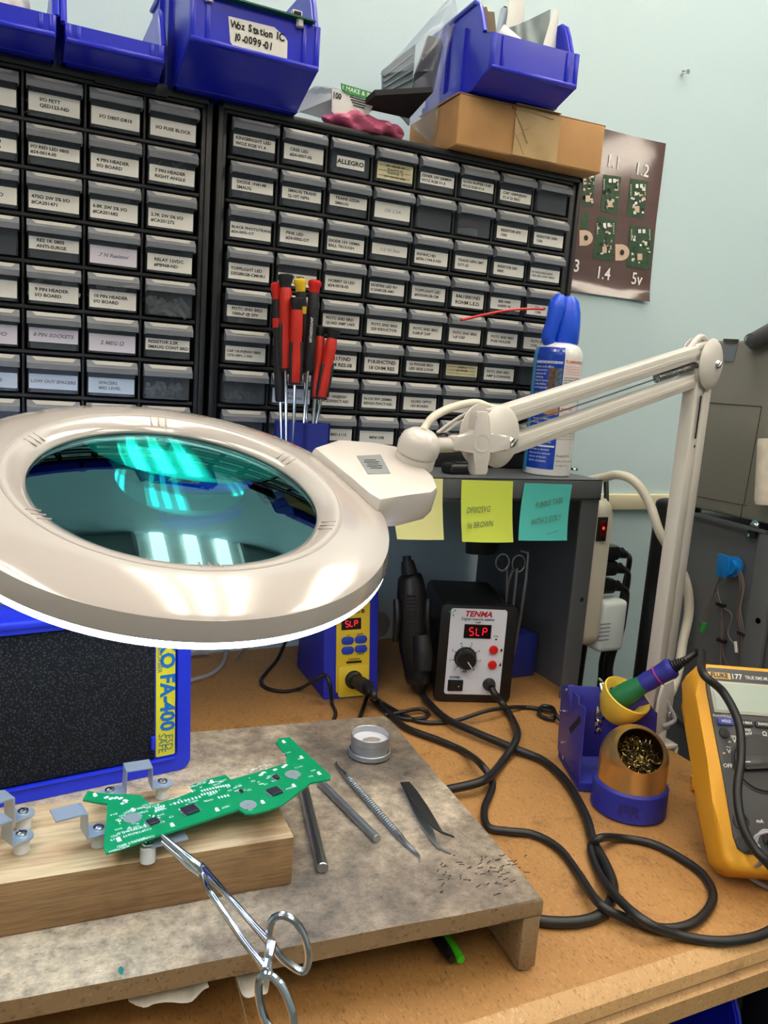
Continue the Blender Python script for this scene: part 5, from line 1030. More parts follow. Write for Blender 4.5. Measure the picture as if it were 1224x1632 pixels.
b.box((0, 0, 0), (0.008, 0.0015, 0.034), frame(cl(954, 1148), sd, bn.cross(sd) if False else -bn, U), bev=0.0005)
for py in (1150, 1163): b.lathe([(0.003, 0), (0.003, 0.002), (0, 0.0035)], frame(cl(954, py, 0.002), sd, U), 12)
b.done('spring_clip', 'chrome', t)
# iron
ti = thing('soldering_iron', 'soldering iron with blue grip and green collar resting in the yellow cone', 'soldering iron', tuple(cc))
D0 = depth(bp_)-0.024; ip = lambda px, py, k=0: dp(px, py, D0+k)
i0, i1 = ip(990, 1110, -0.006), ip(1073, 1063, -0.030); ix = (i1-i0).normalized(); Li = (i1-i0).length
Xi_ = frame(i0, ix.orthogonal(), ix.cross(ix.orthogonal()), ix)
b = M(); b.lathe([(0, -0.02), (0.011, -0.02), (0.0125, 0.004), (0.0118, 0.016), (0.0105, 0.022), (0.0095, 0.030), (0, 0.030)], Xi_, 28); b.done('collar', 'iron_green', ti)
b = M(); b.lathe([(0, 0.028), (0.0100, 0.028), (0.0106, 0.036), (0.0098, 0.045), (0.0112, Li-0.006), (0.0116, Li-0.004), (0.0102, Li), (0, Li)], Xi_, 28); b.done('grip', 'iron_blue', ti)
b = M(); b.lathe([(0.0100, Li*0.70), (0.0114, Li*0.705), (0.0114, Li*0.716), (0.0100, Li*0.720)], Xi_, 28); b.done('pink_band', 'iron_pink', ti)
b = M(); b.lathe([(0.007, Li-0.002)]+[(0.0065-0.0003*k+(0.0012 if k % 2 else 0), Li+0.0014*k) for k in range(12)]+[(0.003, Li+0.018), (0, Li+0.018)], Xi_, 20)
e0 = i0+ix*(Li+0.014); b.done('strain_relief', 'black_rubber', ti)
IRON_END = e0
# brass cleaner: a ball with a round mouth on a short collar, curly brass wool inside
tb = thing('tip_cleaner', 'round brass tip cleaner with an open mouth of brass wool in the blue base', 'tip cleaner', tuple(bc+U*0.012))
R0 = 0.0352; sc_ = bc+U*0.056; cam_d = (CAM-sc_).normalized(); sr = cam_d.cross(U).normalized()*-1; su = sr.cross(cam_d)*-1
sr = Vector((_r.x,_r.y,_r.z)); su = Vector((_u.x,_u.y,_u.z))
hd = (cam_d*0.90+sr*0.26+su*0.30).normalized(); Xs = frame(sc_, hd.orthogonal(), hd.cross(hd.orthogonal()), hd)
th0 = math.radians(43); A_ = [th0+(PI-th0)*k/28 for k in range(29)]
b = M()
b.lathe([(R0*math.sin(a), R0*math.cos(a)) for a in A_], Xs, 64)
for f in list(b.bm.faces):
    if f.calc_center_median().z < sc_.z-0.004 and (f.calc_center_median()-sc_).dot(hd) < R0*0.70: b.bm.faces.remove(f)
b.lathe([(R0*1.0, -0.0445), (R0*1.012, -0.043), (R0*1.012, -0.030), (R0*1.0, -0.0285), (R0*1.0, -0.002), (R0*0.999, 0.001)], T(*sc_), 64)
b.lathe([(R0*math.sin(th0), R0*math.cos(th0)), (R0*math.sin(th0)*0.985, R0*math.cos(th0)+0.0012), (R0*math.sin(th0)*0.965, R0*math.cos(th0))], Xs, 64)
b.done('shell', 'brass', tb)
b = M(); b.lathe([((R0-0.0014)*math.sin(a), (R0-0.0014)*math.cos(a)) for a in A_], Xs, 48)
for v in b.bm.verts: v.co.z = max(v.co.z, ZB+0.0135)
b.done('lining', 'brass_in', tb, flip=False)
R = random.Random(8); b = M()
for k in range(280):
    a = R.uniform(0, 2*PI); rr = 0.0235*math.sqrt(R.random()); p = sc_+Xs.to_3x3() @ Vector((rr*math.cos(a), rr*math.sin(a), R.uniform(0.004, 0.0145)-0.14*rr))-U*0.004
    x_ = Vector((R.uniform(-1,1), R.uniform(-1,1), R.uniform(-1,1))).normalized(); y_ = x_.orthogonal().normalized(); w_ = x_.cross(y_); c_r = R.uniform(0.0012, 0.0032)
    b.tube([p+x_*(0.0012*q-0.005)+c_r*(y_*math.cos(q*0.8)+w_*math.sin(q*0.8)) for q in range(9)], 0.00042, 4, 0 if R.random() < 0.6 else 1)
o = b.done('brass_wool', ['wool', 'wool_dark'], tb, flip=False); o['kind'] = 'stuff'

# ------------------------------------------------------------------ multimeter on its tilt stand
mat('dmm_yellow', (238,170,44), 0.5, bump=0.05, bscale=700); mat('dmm_grey', (72,72,74), 0.5); mat('dmm_dark', (44,44,46), 0.4, coat=0.1); mat('lcd', (176,190,178), 0.3); mat('lcd_rim', (190,186,170), 0.4); mat('dmm_label', (228,190,110), 0.5); mat('btn_blue', (70,80,170), 0.5); mat('btn_dark', (38,38,40), 0.5); mat('print_white', (228,228,224), 0.5)
ya, tt = math.radians(-26.5), math.radians(40)
BL = hz(1152, 1388, ZB+0.0406*math.sin(tt)+0.0012); wv = Vector((math.cos(ya), math.sin(ya), 0)); bkv = Vector((-math.sin(ya), math.cos(ya), 0)); upv = (U*math.cos(tt)+bkv*math.sin(tt)); nv = wv.cross(upv)
XD = frame(BL+nv*-0.036, wv, upv, nv)                          # local: x across, y up the face, z out of the face; z = 0.036 is the holster's front
XD = frame(BL-nv*0.0, wv, upv, nv) @ Matrix.Diagonal((0.965, 0.965, 0.965, 1))
t = thing('multimeter', 'yellow and grey digital multimeter leaning on its tilt stand at the bench end', 'multimeter', X=XD)
DWd, DHt = 0.096, 0.200
def mir(pts): return pts+[(DWd-x, y) for x, y in pts[::-1]]
outer_ = mir([(0.018, 0.0), (0.008, 0.003), (0.002, 0.012), (-0.001, 0.06), (-0.001, 0.10), (-0.004, 0.165), (-0.003, 0.188), (0.003, 0.197), (0.014, 0.200)])
face_ = mir([(0.022, 0.016), (0.016, 0.020), (0.0135, 0.030), (0.0115, 0.09), (0.0075, 0.165), (0.0075, 0.190), (0.012, 0.194)])
b = M(); b.ext(outer_, 0.042, None, z0=-0.042, bev=0.006); b.done('holster', 'dmm_yellow', t, world=False, angle=45)
b = M(); b.ext(face_, 0.003, None, z0=-0.001, bev=0.0008); b.done('face', 'dmm_grey', t, world=False)
b = M(); b.ext([(0.0115, 0.1465), (0.0100, 0.1795), (DWd-0.0100, 0.1795), (DWd-0.0115, 0.1465)], 0.0012, None, z0=0.0018, bev=0.0004); b.ext([(0.0140, 0.1490), (0.0125, 0.1775), (DWd-0.0125, 0.1775), (DWd-0.0140, 0.1490)], 0.0006, None, 1, z0=0.0028)
b.done('display', ['lcd_rim', 'lcd'], t, world=False)
b = M(); b.ext([(0.0105, 0.1822), (0.0100, 0.1888), (0.0330, 0.1888), (0.0335, 0.1822)], 0.0006, None, 0, z0=0.0018); b.text('FLUKE', 0.0066, T(0.0218, 0.1855, 0.0030), 1, 'CENTER', 0.03, 0.95)
b.text('177', 0.0076, T(0.0395, 0.1855, 0.0024), 2, 'CENTER', 0.02); b.text('TRUE RMS MULTIMETER', 0.0052, T(0.0690, 0.1855, 0.0024), 2, 'CENTER', 0.015, 0.76)
b.text('AutoHOLD', 0.0042, T(0.0195, 0.1435, 0.0024), 2, 'CENTER', 0.0)
for s, x, y, z in (('mV', 0.0425, 0.1275, 0.0052), ('V', 0.0275, 0.1195, 0.006), ('V', 0.0205, 0.1085, 0.006), ('OFF', 0.0175, 0.0945, 0.0052), ('\u03a9', 0.0585, 0.1285, 0.006), ('mA', 0.040, 0.0455, 0.0046), ('10A', 0.0330, 0.0235, 0.0048), ('COM', 0.062, 0.0235, 0.0048)): b.text(s, z, T(x, y, 0.0024), 2, 'CENTER', 0.02)
for x, y in ((0.0425, 0.1320), (0.0275, 0.1240)): b.box((x, y, 0.0022), (0.006, 0.0008, 0.0003), None, 2); b.box((x, y-0.0014, 0.0022), (0.006, 0.0005, 0.0003), None, 2)
b.text('~', 0.008, T(0.0205, 0.1130, 0.0024), 2); b.box((0.048, 0.024, 0.0022), (0.012, 0.0004, 0.0003), None, 2)
for x, y in ((0.0225, 0.118), (0.0155, 0.1065), (0.066, 0.1285)): b.box((x, y, 0.0022), (0.0024, 0.0016, 0.0003), None, 0)
b.done('printed_text', ['dmm_label', 'dmm_dark', 'print_white'], t, world=False, smooth=False)
for k, (s, m2) in enumerate((('HOLD', 'btn_blue'), ('MIN MAX', 'btn_dark'), ('RANGE', 'btn_dark'), ('', 'btn_dark'))):
    x = 0.0215+k*0.0185; b = M(); b.ext(rrect(x-0.0082, x+0.0082, 0.1345, 0.1410, 0.0015), 0.0025, None, z0=0.0015, bev=0.0006)
    if s: b.text(s, 0.0040, T(x, 0.1378, 0.0041), 1, 'CENTER', 0.02, 0.85)
    b.done('button', [m2, 'print_white'], t, world=False)
b = M(); b.lathe([(0.0052, 0.0015), (0.0052, 0.003), (0.0045, 0.0038), (0, 0.0042)], T(0.0185, 0.1262, 0), 20); b.done('button', 'dmm_dark', t, world=False)
b = M(); b.lathe([(0.0285, 0.0015), (0.0285, 0.0026), (0.0265, 0.0030), (0.0255, 0.0045), (0, 0.0050)], T(0.050, 0.0990, 0), 48); b.ext(rrect(-0.026, 0.026, -0.0065, 0.0065, 0.006), 0.009, T(0.050, 0.0990, 0.004) @ RZ(0.12), bev=0.002); b.box((-0.02, 0, 0.0134), (0.009, 0.0012, 0.0006), T(0.050, 0.0990, 0) @ RZ(0.12), 1); b.done('rotary_knob', ['dmm_dark', 'print_white'], t, world=False)
for x, y in ((0.0225, 0.0445), (0.0225, 0.0245), (0.0480, 0.0300), (0.0735, 0.0300)):
    b = M(); b.lathe([(0.0078, 0.0018), (0.0078, 0.0030), (0.0060, 0.0032), (0.0055, -0.004), (0.0025, -0.004), (0.0025, 0.0012), (0, 0.0012)], T(x, y, 0), 24); b.done('input_jack', 'btn_dark', t, world=False)
Xdi = XD.inverted(); f0 = Xdi @ hz(1100, 1258, ZB+0.001); ht = -0.042
b = M(); ft = hz(1100, 1260, ZB+0.0015); 
for_ = Xdi @ ft; p_t = Vector((0.012, 0.120, ht+0.004)); q_ = Vector((for_.x+0.004, for_.y, for_.z))
xs_ = (q_.x, DWd-0.014); ax_ = (Vector((0, q_.y, q_.z))-Vector((0, p_t.y, p_t.z))); 
for x in (q_.x+0.004, DWd-0.020):
    b._add([(x-0.002, p_t.y, p_t.z), (x+0.012, p_t.y, p_t.z), (x+0.012, q_.y, q_.z), (x-0.006, q_.y, q_.z), (x-0.002, p_t.y, p_t.z-0.004), (x+0.012, p_t.y, p_t.z-0.004), (x+0.012, q_.y+0.003, q_.z-0.003), (x-0.006, q_.y+0.003, q_.z-0.003)], [(0,1,2,3), (7,6,5,4), (0,4,5,1), (1,5,6,2), (2,6,7,3), (3,7,4,0)])
b._add([(q_.x-0.002, q_.y, q_.z), (DWd-0.008, q_.y, q_.z), (DWd-0.008, q_.y+0.014, q_.z+0.006), (q_.x-0.002, q_.y+0.014, q_.z+0.006), (q_.x-0.002, q_.y+0.003, q_.z-0.003), (DWd-0.008, q_.y+0.003, q_.z-0.003), (DWd-0.008, q_.y+0.017, q_.z+0.003), (q_.x-0.002, q_.y+0.017, q_.z+0.003)], [(0,1,2,3), (7,6,5,4), (0,4,5,1), (1,5,6,2), (2,6,7,3), (3,7,4,0)])
b.done('tilt_stand', 'dmm_yellow', t, world=False)
dm = lambda x, y, z=0.01: XD @ Vector((x, y, z))
tl = thing('test_lead', 'red test lead plugged into the multimeter', 'test lead', tuple(dm(0.0735, 0.03, 0.003)))
b = M(); a1_, a2_ = dm(0.0735, 0.030, 0.004), dm(0.040, 0.0335, 0.014)
b.tube([dm(0.074, 0.030, 0.006), dm(0.060, 0.031, 0.012)], 0.0058, 16); 
for k in range(6): b.tube([dm(0.060-k*0.0026, 0.031+k*0.0002, 0.012), dm(0.0585-k*0.0026, 0.0312+k*0.0002, 0.012)], 0.0056-0.0006*k, 14)
b.tube([dm(0.045, 0.0328, 0.012), dm(0.038, 0.0338, 0.012)], [0.0022, 0.001], 10); b.done('boot', 'red', tl)
tl = thing('test_lead', 'black test lead plug beneath the red one on the multimeter', 'test lead', tuple(dm(0.05, 0.024, 0.003)))
b = M(); b.tube([dm(0.075, 0.020, 0.008), dm(0.052, 0.0245, 0.008)], [0.0058, 0.0052], 16); b.tube([dm(0.052, 0.0245, 0.008), dm(0.042, 0.0265, 0.008)], [0.004, 0.002], 12); b.done('boot', 'black_rubber', tl)
mat('lead_grey', (164,164,170), 0.4)
b = M()
for s in (-1, 1): b.tube([dm(0.046+s*0.001, 0.034, 0.016), dm(0.036, 0.034+s*0.001, 0.016), dm(0.029+s*0.0012, 0.029, 0.014), dm(0.0275+s*0.0012, 0.020, 0.012), dm(0.031+s*0.0012, 0.008, 0.011), hz(1190+s*2, 1392, ZB+0.012), hz(1222+s*2, 1414, ZB+0.003), hz(1300, 1450, ZB+0.002)], 0.0012, 8, 0, 8)
mono(b, 'clip_lead', 'lead_grey', 'thin grey twin wire looping over the multimeter jacks', 'wire')

# ------------------------------------------------------------------ cables lying on the bench
mat('cable_dark', (26,26,27), 0.42)
def cable(name, pts, r_, label, mt='cable_dark', pre=(), post=(), cat='cable', n=10):
    P = [Vector(p) for p in pre]
    for q in pts:
        z = ZB+r_+(q[2] if len(q) > 2 else 0.0); P.append(hz(q[0], q[1], z))
    P += [Vector(p) for p in post]
    b = M(); b.tube(P, r_, 12, 0, n); return mono(b, name, mt, label, cat)
gz = lambda px, py, z: hz(px, py, ZB+z)
# the gun's hose leaves the station, hides along the riser and comes back over the bench to the gun
hA = [(803,1125,.004),(818,1150,.0),(824,1175,.0085),(800,1215,.001),(768,1245,.0095)]
hB = [(864,1468),(912,1470),(950,1462),(972,1440),(977,1412),(965,1378),(945,1340),(933,1300),(905,1250),(868,1214),(822,1194,.002),(760,1168,.004),(712,1146,.004),(683,1120,.004)]
hz5 = lambda q: hz(q[0], q[1], ZB+0.0048+(q[2] if len(q) > 2 else 0.0))
P = [T_SOCK, T_SOCK+Vector((0.002,-0.006,-0.006))]+[hz5(q) for q in hA]
P += [Vector((0.168, -0.285, ZB+0.0052)), Vector((0.162, -0.34, ZB+0.005)), Vector((0.153, -0.41, ZB+0.005)), Vector((0.150, -0.455, ZB+0.005)), Vector((0.158, -0.477, ZB+0.005))]
P += [hz5(q) for q in hB]+[g(674, 1108), g(669, 1097)]
b = M(); b.tube(P, 0.0048, 12, 0, 10); mono(b, 'air_hose', 'cable_dark', 'thick black hose from the white-panelled station round the riser to the hot air gun', 'hose')
# soldering station lead
dq = lambda px, py: onp(px, py, XD @ Vector((0, 0, 0.025)), nv)
kk = HKP
cable('station_cable', [(604,1117,.004),(635,1135,.001),(670,1150,.001),(720,1150,.001),(780,1132,.012),(835,1127,.001),(875,1133,.003),(886,1139,.004),(879,1146,.002),(860,1139,.001),(864,1126,.005),(880,1128,.007),(886,1138,.009),(895,1150,.004),(905,1160,.004)], 0.0027, 'thin black cable looping from the blue station to the iron holder', pre=[kk, kk+Vector((0.004,-0.004,-0.008))])
cable('station_cable', [(592,1112,.005),(618,1135,.001),(648,1160,.001),(700,1180,.001),(740,1198,.001),(768,1220,.011),(785,1250,.001),(772,1290),(778,1318),(810,1325),(850,1330),(890,1352),(920,1390),(955,1440,.008),(1000,1464,.002),(1060,1480,.001),(1110,1468,.001),(1136,1432),(1122,1396),(1085,1368),(1040,1345),(990,1336),(956,1336,.010),(942,1352,.001),(955,1392,.001),(985,1432,.011),(1030,1470,.012),(1080,1490,.002),(1140,1500),(1190,1496),(1226,1484),(1262,1460,.004),(1262,1425,.016)], 0.0040, 'long black cable coiling over the front of the bench up to the soldering iron',
      pre=[kk+Vector((0.001,0,0)), kk+Vector((0.003,-0.006,-0.008))], post=[dq(1224,1376), dq(1202,1352), dq(1183,1314), dq(1175,1262), dq(1181,1205), dq(1177,1152), dq(1153,1104), dq(1120,1072), IRON_END+ix*0.02, IRON_END])
cable('station_cable', [(578,1130,.001),(573,1145,.0),(570,1160,.0)], 0.0027, 'short black cable dropping from the blue station plug behind the riser', pre=[kk-Vector((0.002,0,0)), gz(585, 1110, 0.012)], post=[(0.125, -0.155, ZB+0.0028), (0.06, -0.165, ZB+0.0028), (-0.04, -0.150, ZB+0.0028)])
DL = depth(P0_HK)-0.014
P = [dp(462, 1010, 1.1)]+[hz(x, y, ZB+0.0026+z) for x, y, z in ((452,1030,.02),(441,1052,.001),(424,1072,0),(416,1085,0),(424,1096,0),(450,1102,0),(476,1098,0.001))]+[dp(500, 1085, DL), dp(517, 1076, DL-0.004), dp(526, 1092, DL-0.010), hz(529, 1120, ZB+0.003), hz(534, 1142, ZB+0.0026), (0.105, -0.120, ZB+0.0027), (0.03, -0.140, ZB+0.0027), (-0.06, -0.125, ZB+0.0027)]
b = M(); b.tube(P, 0.0026, 12, 0, 10); mono(b, 'loop_cable', 'cable_dark', 'thin black cable looping beside the blue soldering station', 'cable')
cable('loop_cable', [(612,1140,.001),(640,1135,.004),(668,1130,.004),(682,1136,.002),(676,1144,.001),(650,1146,.001),(625,1140,.001)], 0.0026, 'small black cable loop beside the back corner of the riser', n=8)
cable('grey_cable', [(300,1085),(335,1075),(355,1058),(361,1036),(360,1020)], 0.0030, 'pale grey cable curving on the bench behind the foam panel', 'lead_grey')
b = M(); w_ = hy(300, 1040, 0.18); b.tube([hz(296,1044,ZB+0.01), hz(318,1040,ZB+0.012), hz(332,1041,ZB+0.010)], 0.0032, 10, 0, 6); b.tube([hz(378,1050,ZB+0.006), hz(384,1040,ZB+0.02), hz(396,1030,ZB+0.05)], 0.0022, 8, 0, 6)
mono(b, 'grey_cable', 'lead_grey', 'pale grey cable ends lying near the wall behind the foam panel', 'cable')
b = M(); q0 = Vector((B0.x+0.004, B0.y-0.01, ZB+0.055)); b.tube([dp(1058, 1108, depth(B0)-0.02), dp(1066, 1125, depth(B0)-0.02), dp(1075, 1144, depth(B0)-0.02), dp(1070, 1152, depth(B0)-0.02), dp(1056, 1157, depth(B0)-0.02)], 0.0028, 10, 0, 6); o = b.done('cable_loop', 'lead_grey', lamp)
# ------------------------------------------------------------------ wooden riser in front
def wornboard(name):
    m = mat(name, (150,130,104), 0.6); nt = m.node_tree; b = nt.nodes['Principled BSDF']; v = coords(nt)
    base = ramp(nt, noise(nt, v, 80, 12, 0.8), [(0.30, (108,100,92)), (0.44, (160,146,126)), (0.56, (192,174,150)), (0.72, (222,206,180))])
    grey = ramp(nt, noise(nt, coords(nt, (1, 1, 1), (0, 0, 0.7)), 7, 7, 0.62), [(0.44, (255,255,255)), (0.54, (190,186,186)), (0.66, (118,118,126))])
    c = mixc(nt, 0.85, base.outputs[0], grey.outputs[0], 'MULTIPLY')
    fib = ramp(nt, noise(nt, coords(nt, (1, 3.5, 1), (0, 0, 0.9)), 170, 4, 0.7), [(0.30, (84,72,58)), (0.42, (255,255,255))]); c = mixc(nt, 0.6, c, fib.outputs[0], 'MULTIPLY')
    pale = ramp(nt, noise(nt, coords(nt, (1, 1.6, 1), (0, 0, -0.4)), 55, 7, 0.75), [(0.58, (0,0,0)), (0.70, (70,62,50))]); c = mixc(nt, 0.7, c, pale.outputs[0], 'ADD')
    nt.links.new(c, b.inputs['Base Color']); bumpn(nt, noise(nt, v, 220, 5, 0.7), b, 0.4, 0.0008); return m
wornboard('riser_board'); particleboard('riser_edge', (150,122,88), (70,56,42), (178,150,114), 420); mat('scorch', (52,40,30), 0.8); mat('teal_paint', (0,112,104), 0.6)
FR_, BR_, FL_, BL_ = Vector((0.1290, -0.5275, 0)), Vector((0.1535, -0.1985, 0)), Vector((-0.33, -0.487, 0)), Vector((-0.31, -0.165, 0))
FL_ = Vector((-0.36, -0.5265+0.075, 0)); 
fl = hz(0, 1597, ZR); FL_ = FR_+(fl-FR_)*1.35; FL_.z = 0; BL_ = FL_+(BR_-FR_)
t = thing('wooden_riser', 'worn stained wooden riser board standing on the bench front', 'riser', (0.0, -0.36, ZB))
b = M(); th = 0.014
P4 = [FL_, FR_, BR_, BL_]
n8 = 14
edge = []
R = random.Random(4)
for a, c in zip(P4, P4[1:]+P4[:1]):
    for k in range(n8): p = a+(c-a)*k/n8; edge.append((p.x+R.uniform(-0.0006, 0.0006), p.y+R.uniform(-0.0006, 0.0006)))
b.ext(edge, th, None, z0=ZR-th, bev=0.0022)
for f in b.bm.faces:
    f.normal_update()
    if abs(f.normal.z) < 0.5: f.material_index = 1
for k in range(62):                                            # scorch strokes burnt into the top
    q = hz(R.gauss(790, 26), R.gauss(1388, 18), ZR) if k < 44 else hz(R.gauss(720, 22), R.gauss(1395, 12), ZR)
    b.box((0, 0, 0), (R.uniform(0.002, 0.0055), 0.0008, 0.0002), T(q.x, q.y, ZR+0.00012) @ RZ(R.uniform(-0.5, 0.8)), 2)
q = hz(193, 1547, ZR); b.lathe([(0, 0.0003), (0.0022, 0.0002)], T(q.x, q.y, ZR) @ Matrix.Diagonal((0.7, 1.7, 1, 1)), 14, 3)
b.done('top_board', ['riser_board', 'riser_edge', 'scorch', 'teal_paint'], t)
ex = (FR_-FL_).normalized(); ey = (BR_-FR_).normalized()
for P_, s in ((FR_, -1), (FL_, 1)):
    b = M(); c = P_+ey*((BR_-FR_).length/2)+ex*s*0.0075; b.box((c.x, c.y, ZB+0.003+(ZR-th-ZB-0.003)/2), (0.015, (BR_-FR_).length-0.001, ZR-th-ZB-0.003), T(c.x, c.y, 0) @ RZ(math.atan2(ey.y, ey.x)-PI/2) @ T(-c.x, -c.y, 0), bev=0.0012); b.done('side_board', 'riser_edge', t)
for P_, s in ((FR_, -1), (FL_, 1), (BR_, -1), (BL_, 1)):
    c = P_+ex*s*0.0078+ey*(0.008 if P_ in (FR_, FL_) else -0.010); b = M(); b.lathe([(0, 0), (0.0055, 0), (0.0065, 0.001), (0.0065, 0.003), (0, 0.003)], T(c.x, c.y, ZB), 16); b.done('foot', 'dull_steel', t)

# ------------------------------------------------------------------ wooden jig block with metal brackets
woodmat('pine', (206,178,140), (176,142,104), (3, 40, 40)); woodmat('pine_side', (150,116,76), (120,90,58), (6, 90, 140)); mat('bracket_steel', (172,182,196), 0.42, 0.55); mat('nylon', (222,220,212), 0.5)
BT = ZR+0.0385
q0, q1 = hz(466, 1411, ZR), hz(0, 1497, ZR); bx = (q0-q1).normalized(); q1 = q0-bx*0.30; by = U.cross(bx)
Xb = frame(q1, bx, by, U); BLn = (q0-q1).length
t = thing('wood_block', 'rough wooden two-by-four block carrying bent metal brackets on the riser', 'wood block', X=Xb)
b = M(); b.box((BLn/2, 0.0475, 0.0192), (BLn, 0.093, 0.0384), bev=0.0018)
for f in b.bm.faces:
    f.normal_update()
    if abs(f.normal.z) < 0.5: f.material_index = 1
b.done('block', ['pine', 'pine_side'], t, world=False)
Rk = hz(270, 1443, ZR); 
SH = 0.0115
def bpt(px, py, z): return hz(px, py, z)
def standoff(px, py, parent, up=BT):
    c = hz(px, py, up+SH); b = M(); b.lathe([(0.0052, 0), (0.0052, SH-0.0004), (0.0022, SH-0.0004)], T(c.x, c.y, up+0.0002), 20); o = b.done('standoff', 'nylon', parent)
    b = M(); b.lathe([(0.0040, 0), (0.0036, 0.0012), (0.0015, 0.0020), (0, 0.0020)], T(c.x, c.y, up+SH+0.0011), 18); b.box((0, 0, 0), (0.0050, 0.0009, 0.0004), T(c.x, c.y, up+SH+0.0031) @ RZ(0.5)); b.box((0, 0, 0), (0.0009, 0.0050, 0.0004), T(c.x, c.y, up+SH+0.0031) @ RZ(0.5)); b.done('screw', 'chrome', parent); return c
def strip(b, pts, w, wdir, th=0.0011):
    # bent sheet strip along pts, width w across wdir
    wdir = Vector(wdir).normalized(); N = len(pts); pts = [Vector(p) for p in pts]; rows = []
    for i, p in enumerate(pts):
        d0 = (pts[i]-pts[i-1]).normalized() if i else (pts[1]-pts[0]).normalized(); d1 = (pts[i+1]-pts[i]).normalized() if i < N-1 else d0
        n_ = (wdir.cross(d0)+wdir.cross(d1)).normalized()
        rows.append([b.bm.verts.new(p+wdir*w/2*s+n_*th/2*e) for s, e in ((-1, -1), (1, -1), (1, 1), (-1, 1))])
    for a, c in zip(rows, rows[1:]):
        for k in range(4): b.bm.faces.new((a[k], a[(k+1) % 4], c[(k+1) % 4], c[k]))
    b.bm.faces.new(rows[0][::-1]); b.bm.faces.new(rows[-1])
def foot_round(b, c, z): b.lathe([(0, 0), (0.0078, 0), (0.0078, 0.0011), (0, 0.0011)], T(c.x, c.y, z), 24)
FZ = BT+SH
# rear double-footed bracket
c1 = hz(175, 1262, FZ+0.001); c2 = hz(259, 1248, FZ+0.001); d12 = (c2-c1).normalized(); wd2 = U.cross(d12)
tp = FZ+0.0185
b = M(); strip(b, [c1+d12*0.0, c1+d12*0.0105, Vector((*(c1+d12*0.0110).xy, tp)), Vector((*(c2-d12*0.0095).xy, tp)), c2-d12*0.009, c2], 0.0145, wd2); foot_round(b, c1, FZ); foot_round(b, c2, FZ)
br = b.done('bracket', 'bracket_steel', t, smooth=False); standoff(175, 1262, br); standoff(259, 1248, br)
def zbracket(px, py, plate_px, w, label=None):
    c = hz(px, py, FZ+0.001); e = hz(plate_px[0], plate_px[1], FZ+0.019); d = Vector((e.x-c.x, e.y-c.y, 0)); L = d.length; d.normalize()
    b = M(); strip(b, [c, c+d*0.0095, c+d*0.0098+U*0.018, c+d*0.012+U*0.0185, c+d*L+U*0.0185], w, U.cross(d)); foot_round(b, c, FZ)
    br = b.done('bracket', 'bracket_steel', t, smooth=False); standoff(px, py, br)
zbracket(157, 1322, (84, 1302), 0.0165)
zbracket(37, 1296, (-30, 1282), 0.0150)
zbracket(34, 1332, (-30, 1318), 0.0145)
c = hz(243, 1342, FZ+0.001); b = M(); d = (hz(296, 1330, FZ+0.001)-c); d.z = 0; strip(b, [c-d*0.1, c+d], 0.0125, U.cross(d.normalized())); br = b.done('bracket', 'bracket_steel', t, smooth=False); standoff(236, 1347, br)

# ------------------------------------------------------------------ green circuit board resting over the brackets
PZ = FZ+0.0085
px8 = lambda x, y, z=0.0: hz(100+x/2.661, 1130+y/2.661, PZ+z)
ol = [(85,388),(105,350),(150,360),(240,366),(330,368),(372,412),(470,385),(560,352),(540,328),(612,302),(690,282),(712,304),(830,270),(950,232),(950,200),(903,147),(915,128),(962,122),(1050,206),(1138,285),(1135,300),(1050,316),(990,364),(930,410),(870,432),(810,447),(772,446),(745,428),(560,490),(370,552),(185,617),(172,588),(192,405),(140,398)]
t = thing('circuit_board', 'bright green circuit board with many small parts lying over the wooden block', 'circuit board', tuple(px8(560, 420)))
b = M(); b.ext([tuple(px8(*p).xy) for p in ol], 0.0016, None, z0=PZ-0.0008, bev=0.0002); b.done('board', 'pcb_green', t, smooth=False)
mat('silk', (226,240,232), 0.5); mat('tin_pad', (176,186,186), 0.3, 0.5); mat('chip_black', (40,40,46), 0.4); mat('led_white', (240,238,225), 0.35)
ux = (px8(700, 385)-px8(300, 500)).normalized(); uy = U.cross(ux); ang = math.atan2(ux.y, ux.x)
PT = PZ+0.0009
R = random.Random(21); b = M()
def silk(x, y, s, size, rot=PI): 
    p = px8(x, y); b.text(s, size, T(p.x, p.y, PT) @ RZ(ang+rot), 0, 'CENTER', 0.005)
silk(300, 515, 'REV D20-0.0', 0.0042); silk(290, 536, 'COPYRIGHT 2019', 0.0036); silk(240, 598, 'WESTERN', 0.003); silk(310, 566, 'CONTROLS BRD', 0.0034); silk(320, 560, 'SAFETY', 0.0030)
for k in range(64):
    x = R.uniform(200, 900); y = 0.0; yc = 560-0.29*x+R.choice((-40, -25, 20, 42)); silk(x, yc+R.uniform(-8, 8)-(30 if x > 520 else 0), R.choice(('D14', 'R22', 'U3 PIC', 'C9', 'LED1', 'J4', 'R7 R8', 'GND', 'Q2')), 0.0028)
for x, y in ((950,190),(1005,215),(1060,265),(1000,250),(1050,290),(960,340),(690,420),(740,350)): silk(x, y, R.choice(('D8', 'R31', 'LED7', 'C4 C5')), 0.0028)
for x, y, n, dx, dy in ((475,405,8,15,-4),(395,425,4,11,-3),(395,436,4,11,-3),(590,352,6,12,-3),(590,368,6,12,-3),(662,380,4,13,-3),(660,335,5,11,-2)):
    for k in range(n): p = px8(x+k*dx, y+k*dy); b.box((p.x, p.y, PT), (0.0012, 0.0028, 0.0002), T(p.x, p.y, 0) @ RZ(ang) @ T(-p.x, -p.y, 0))
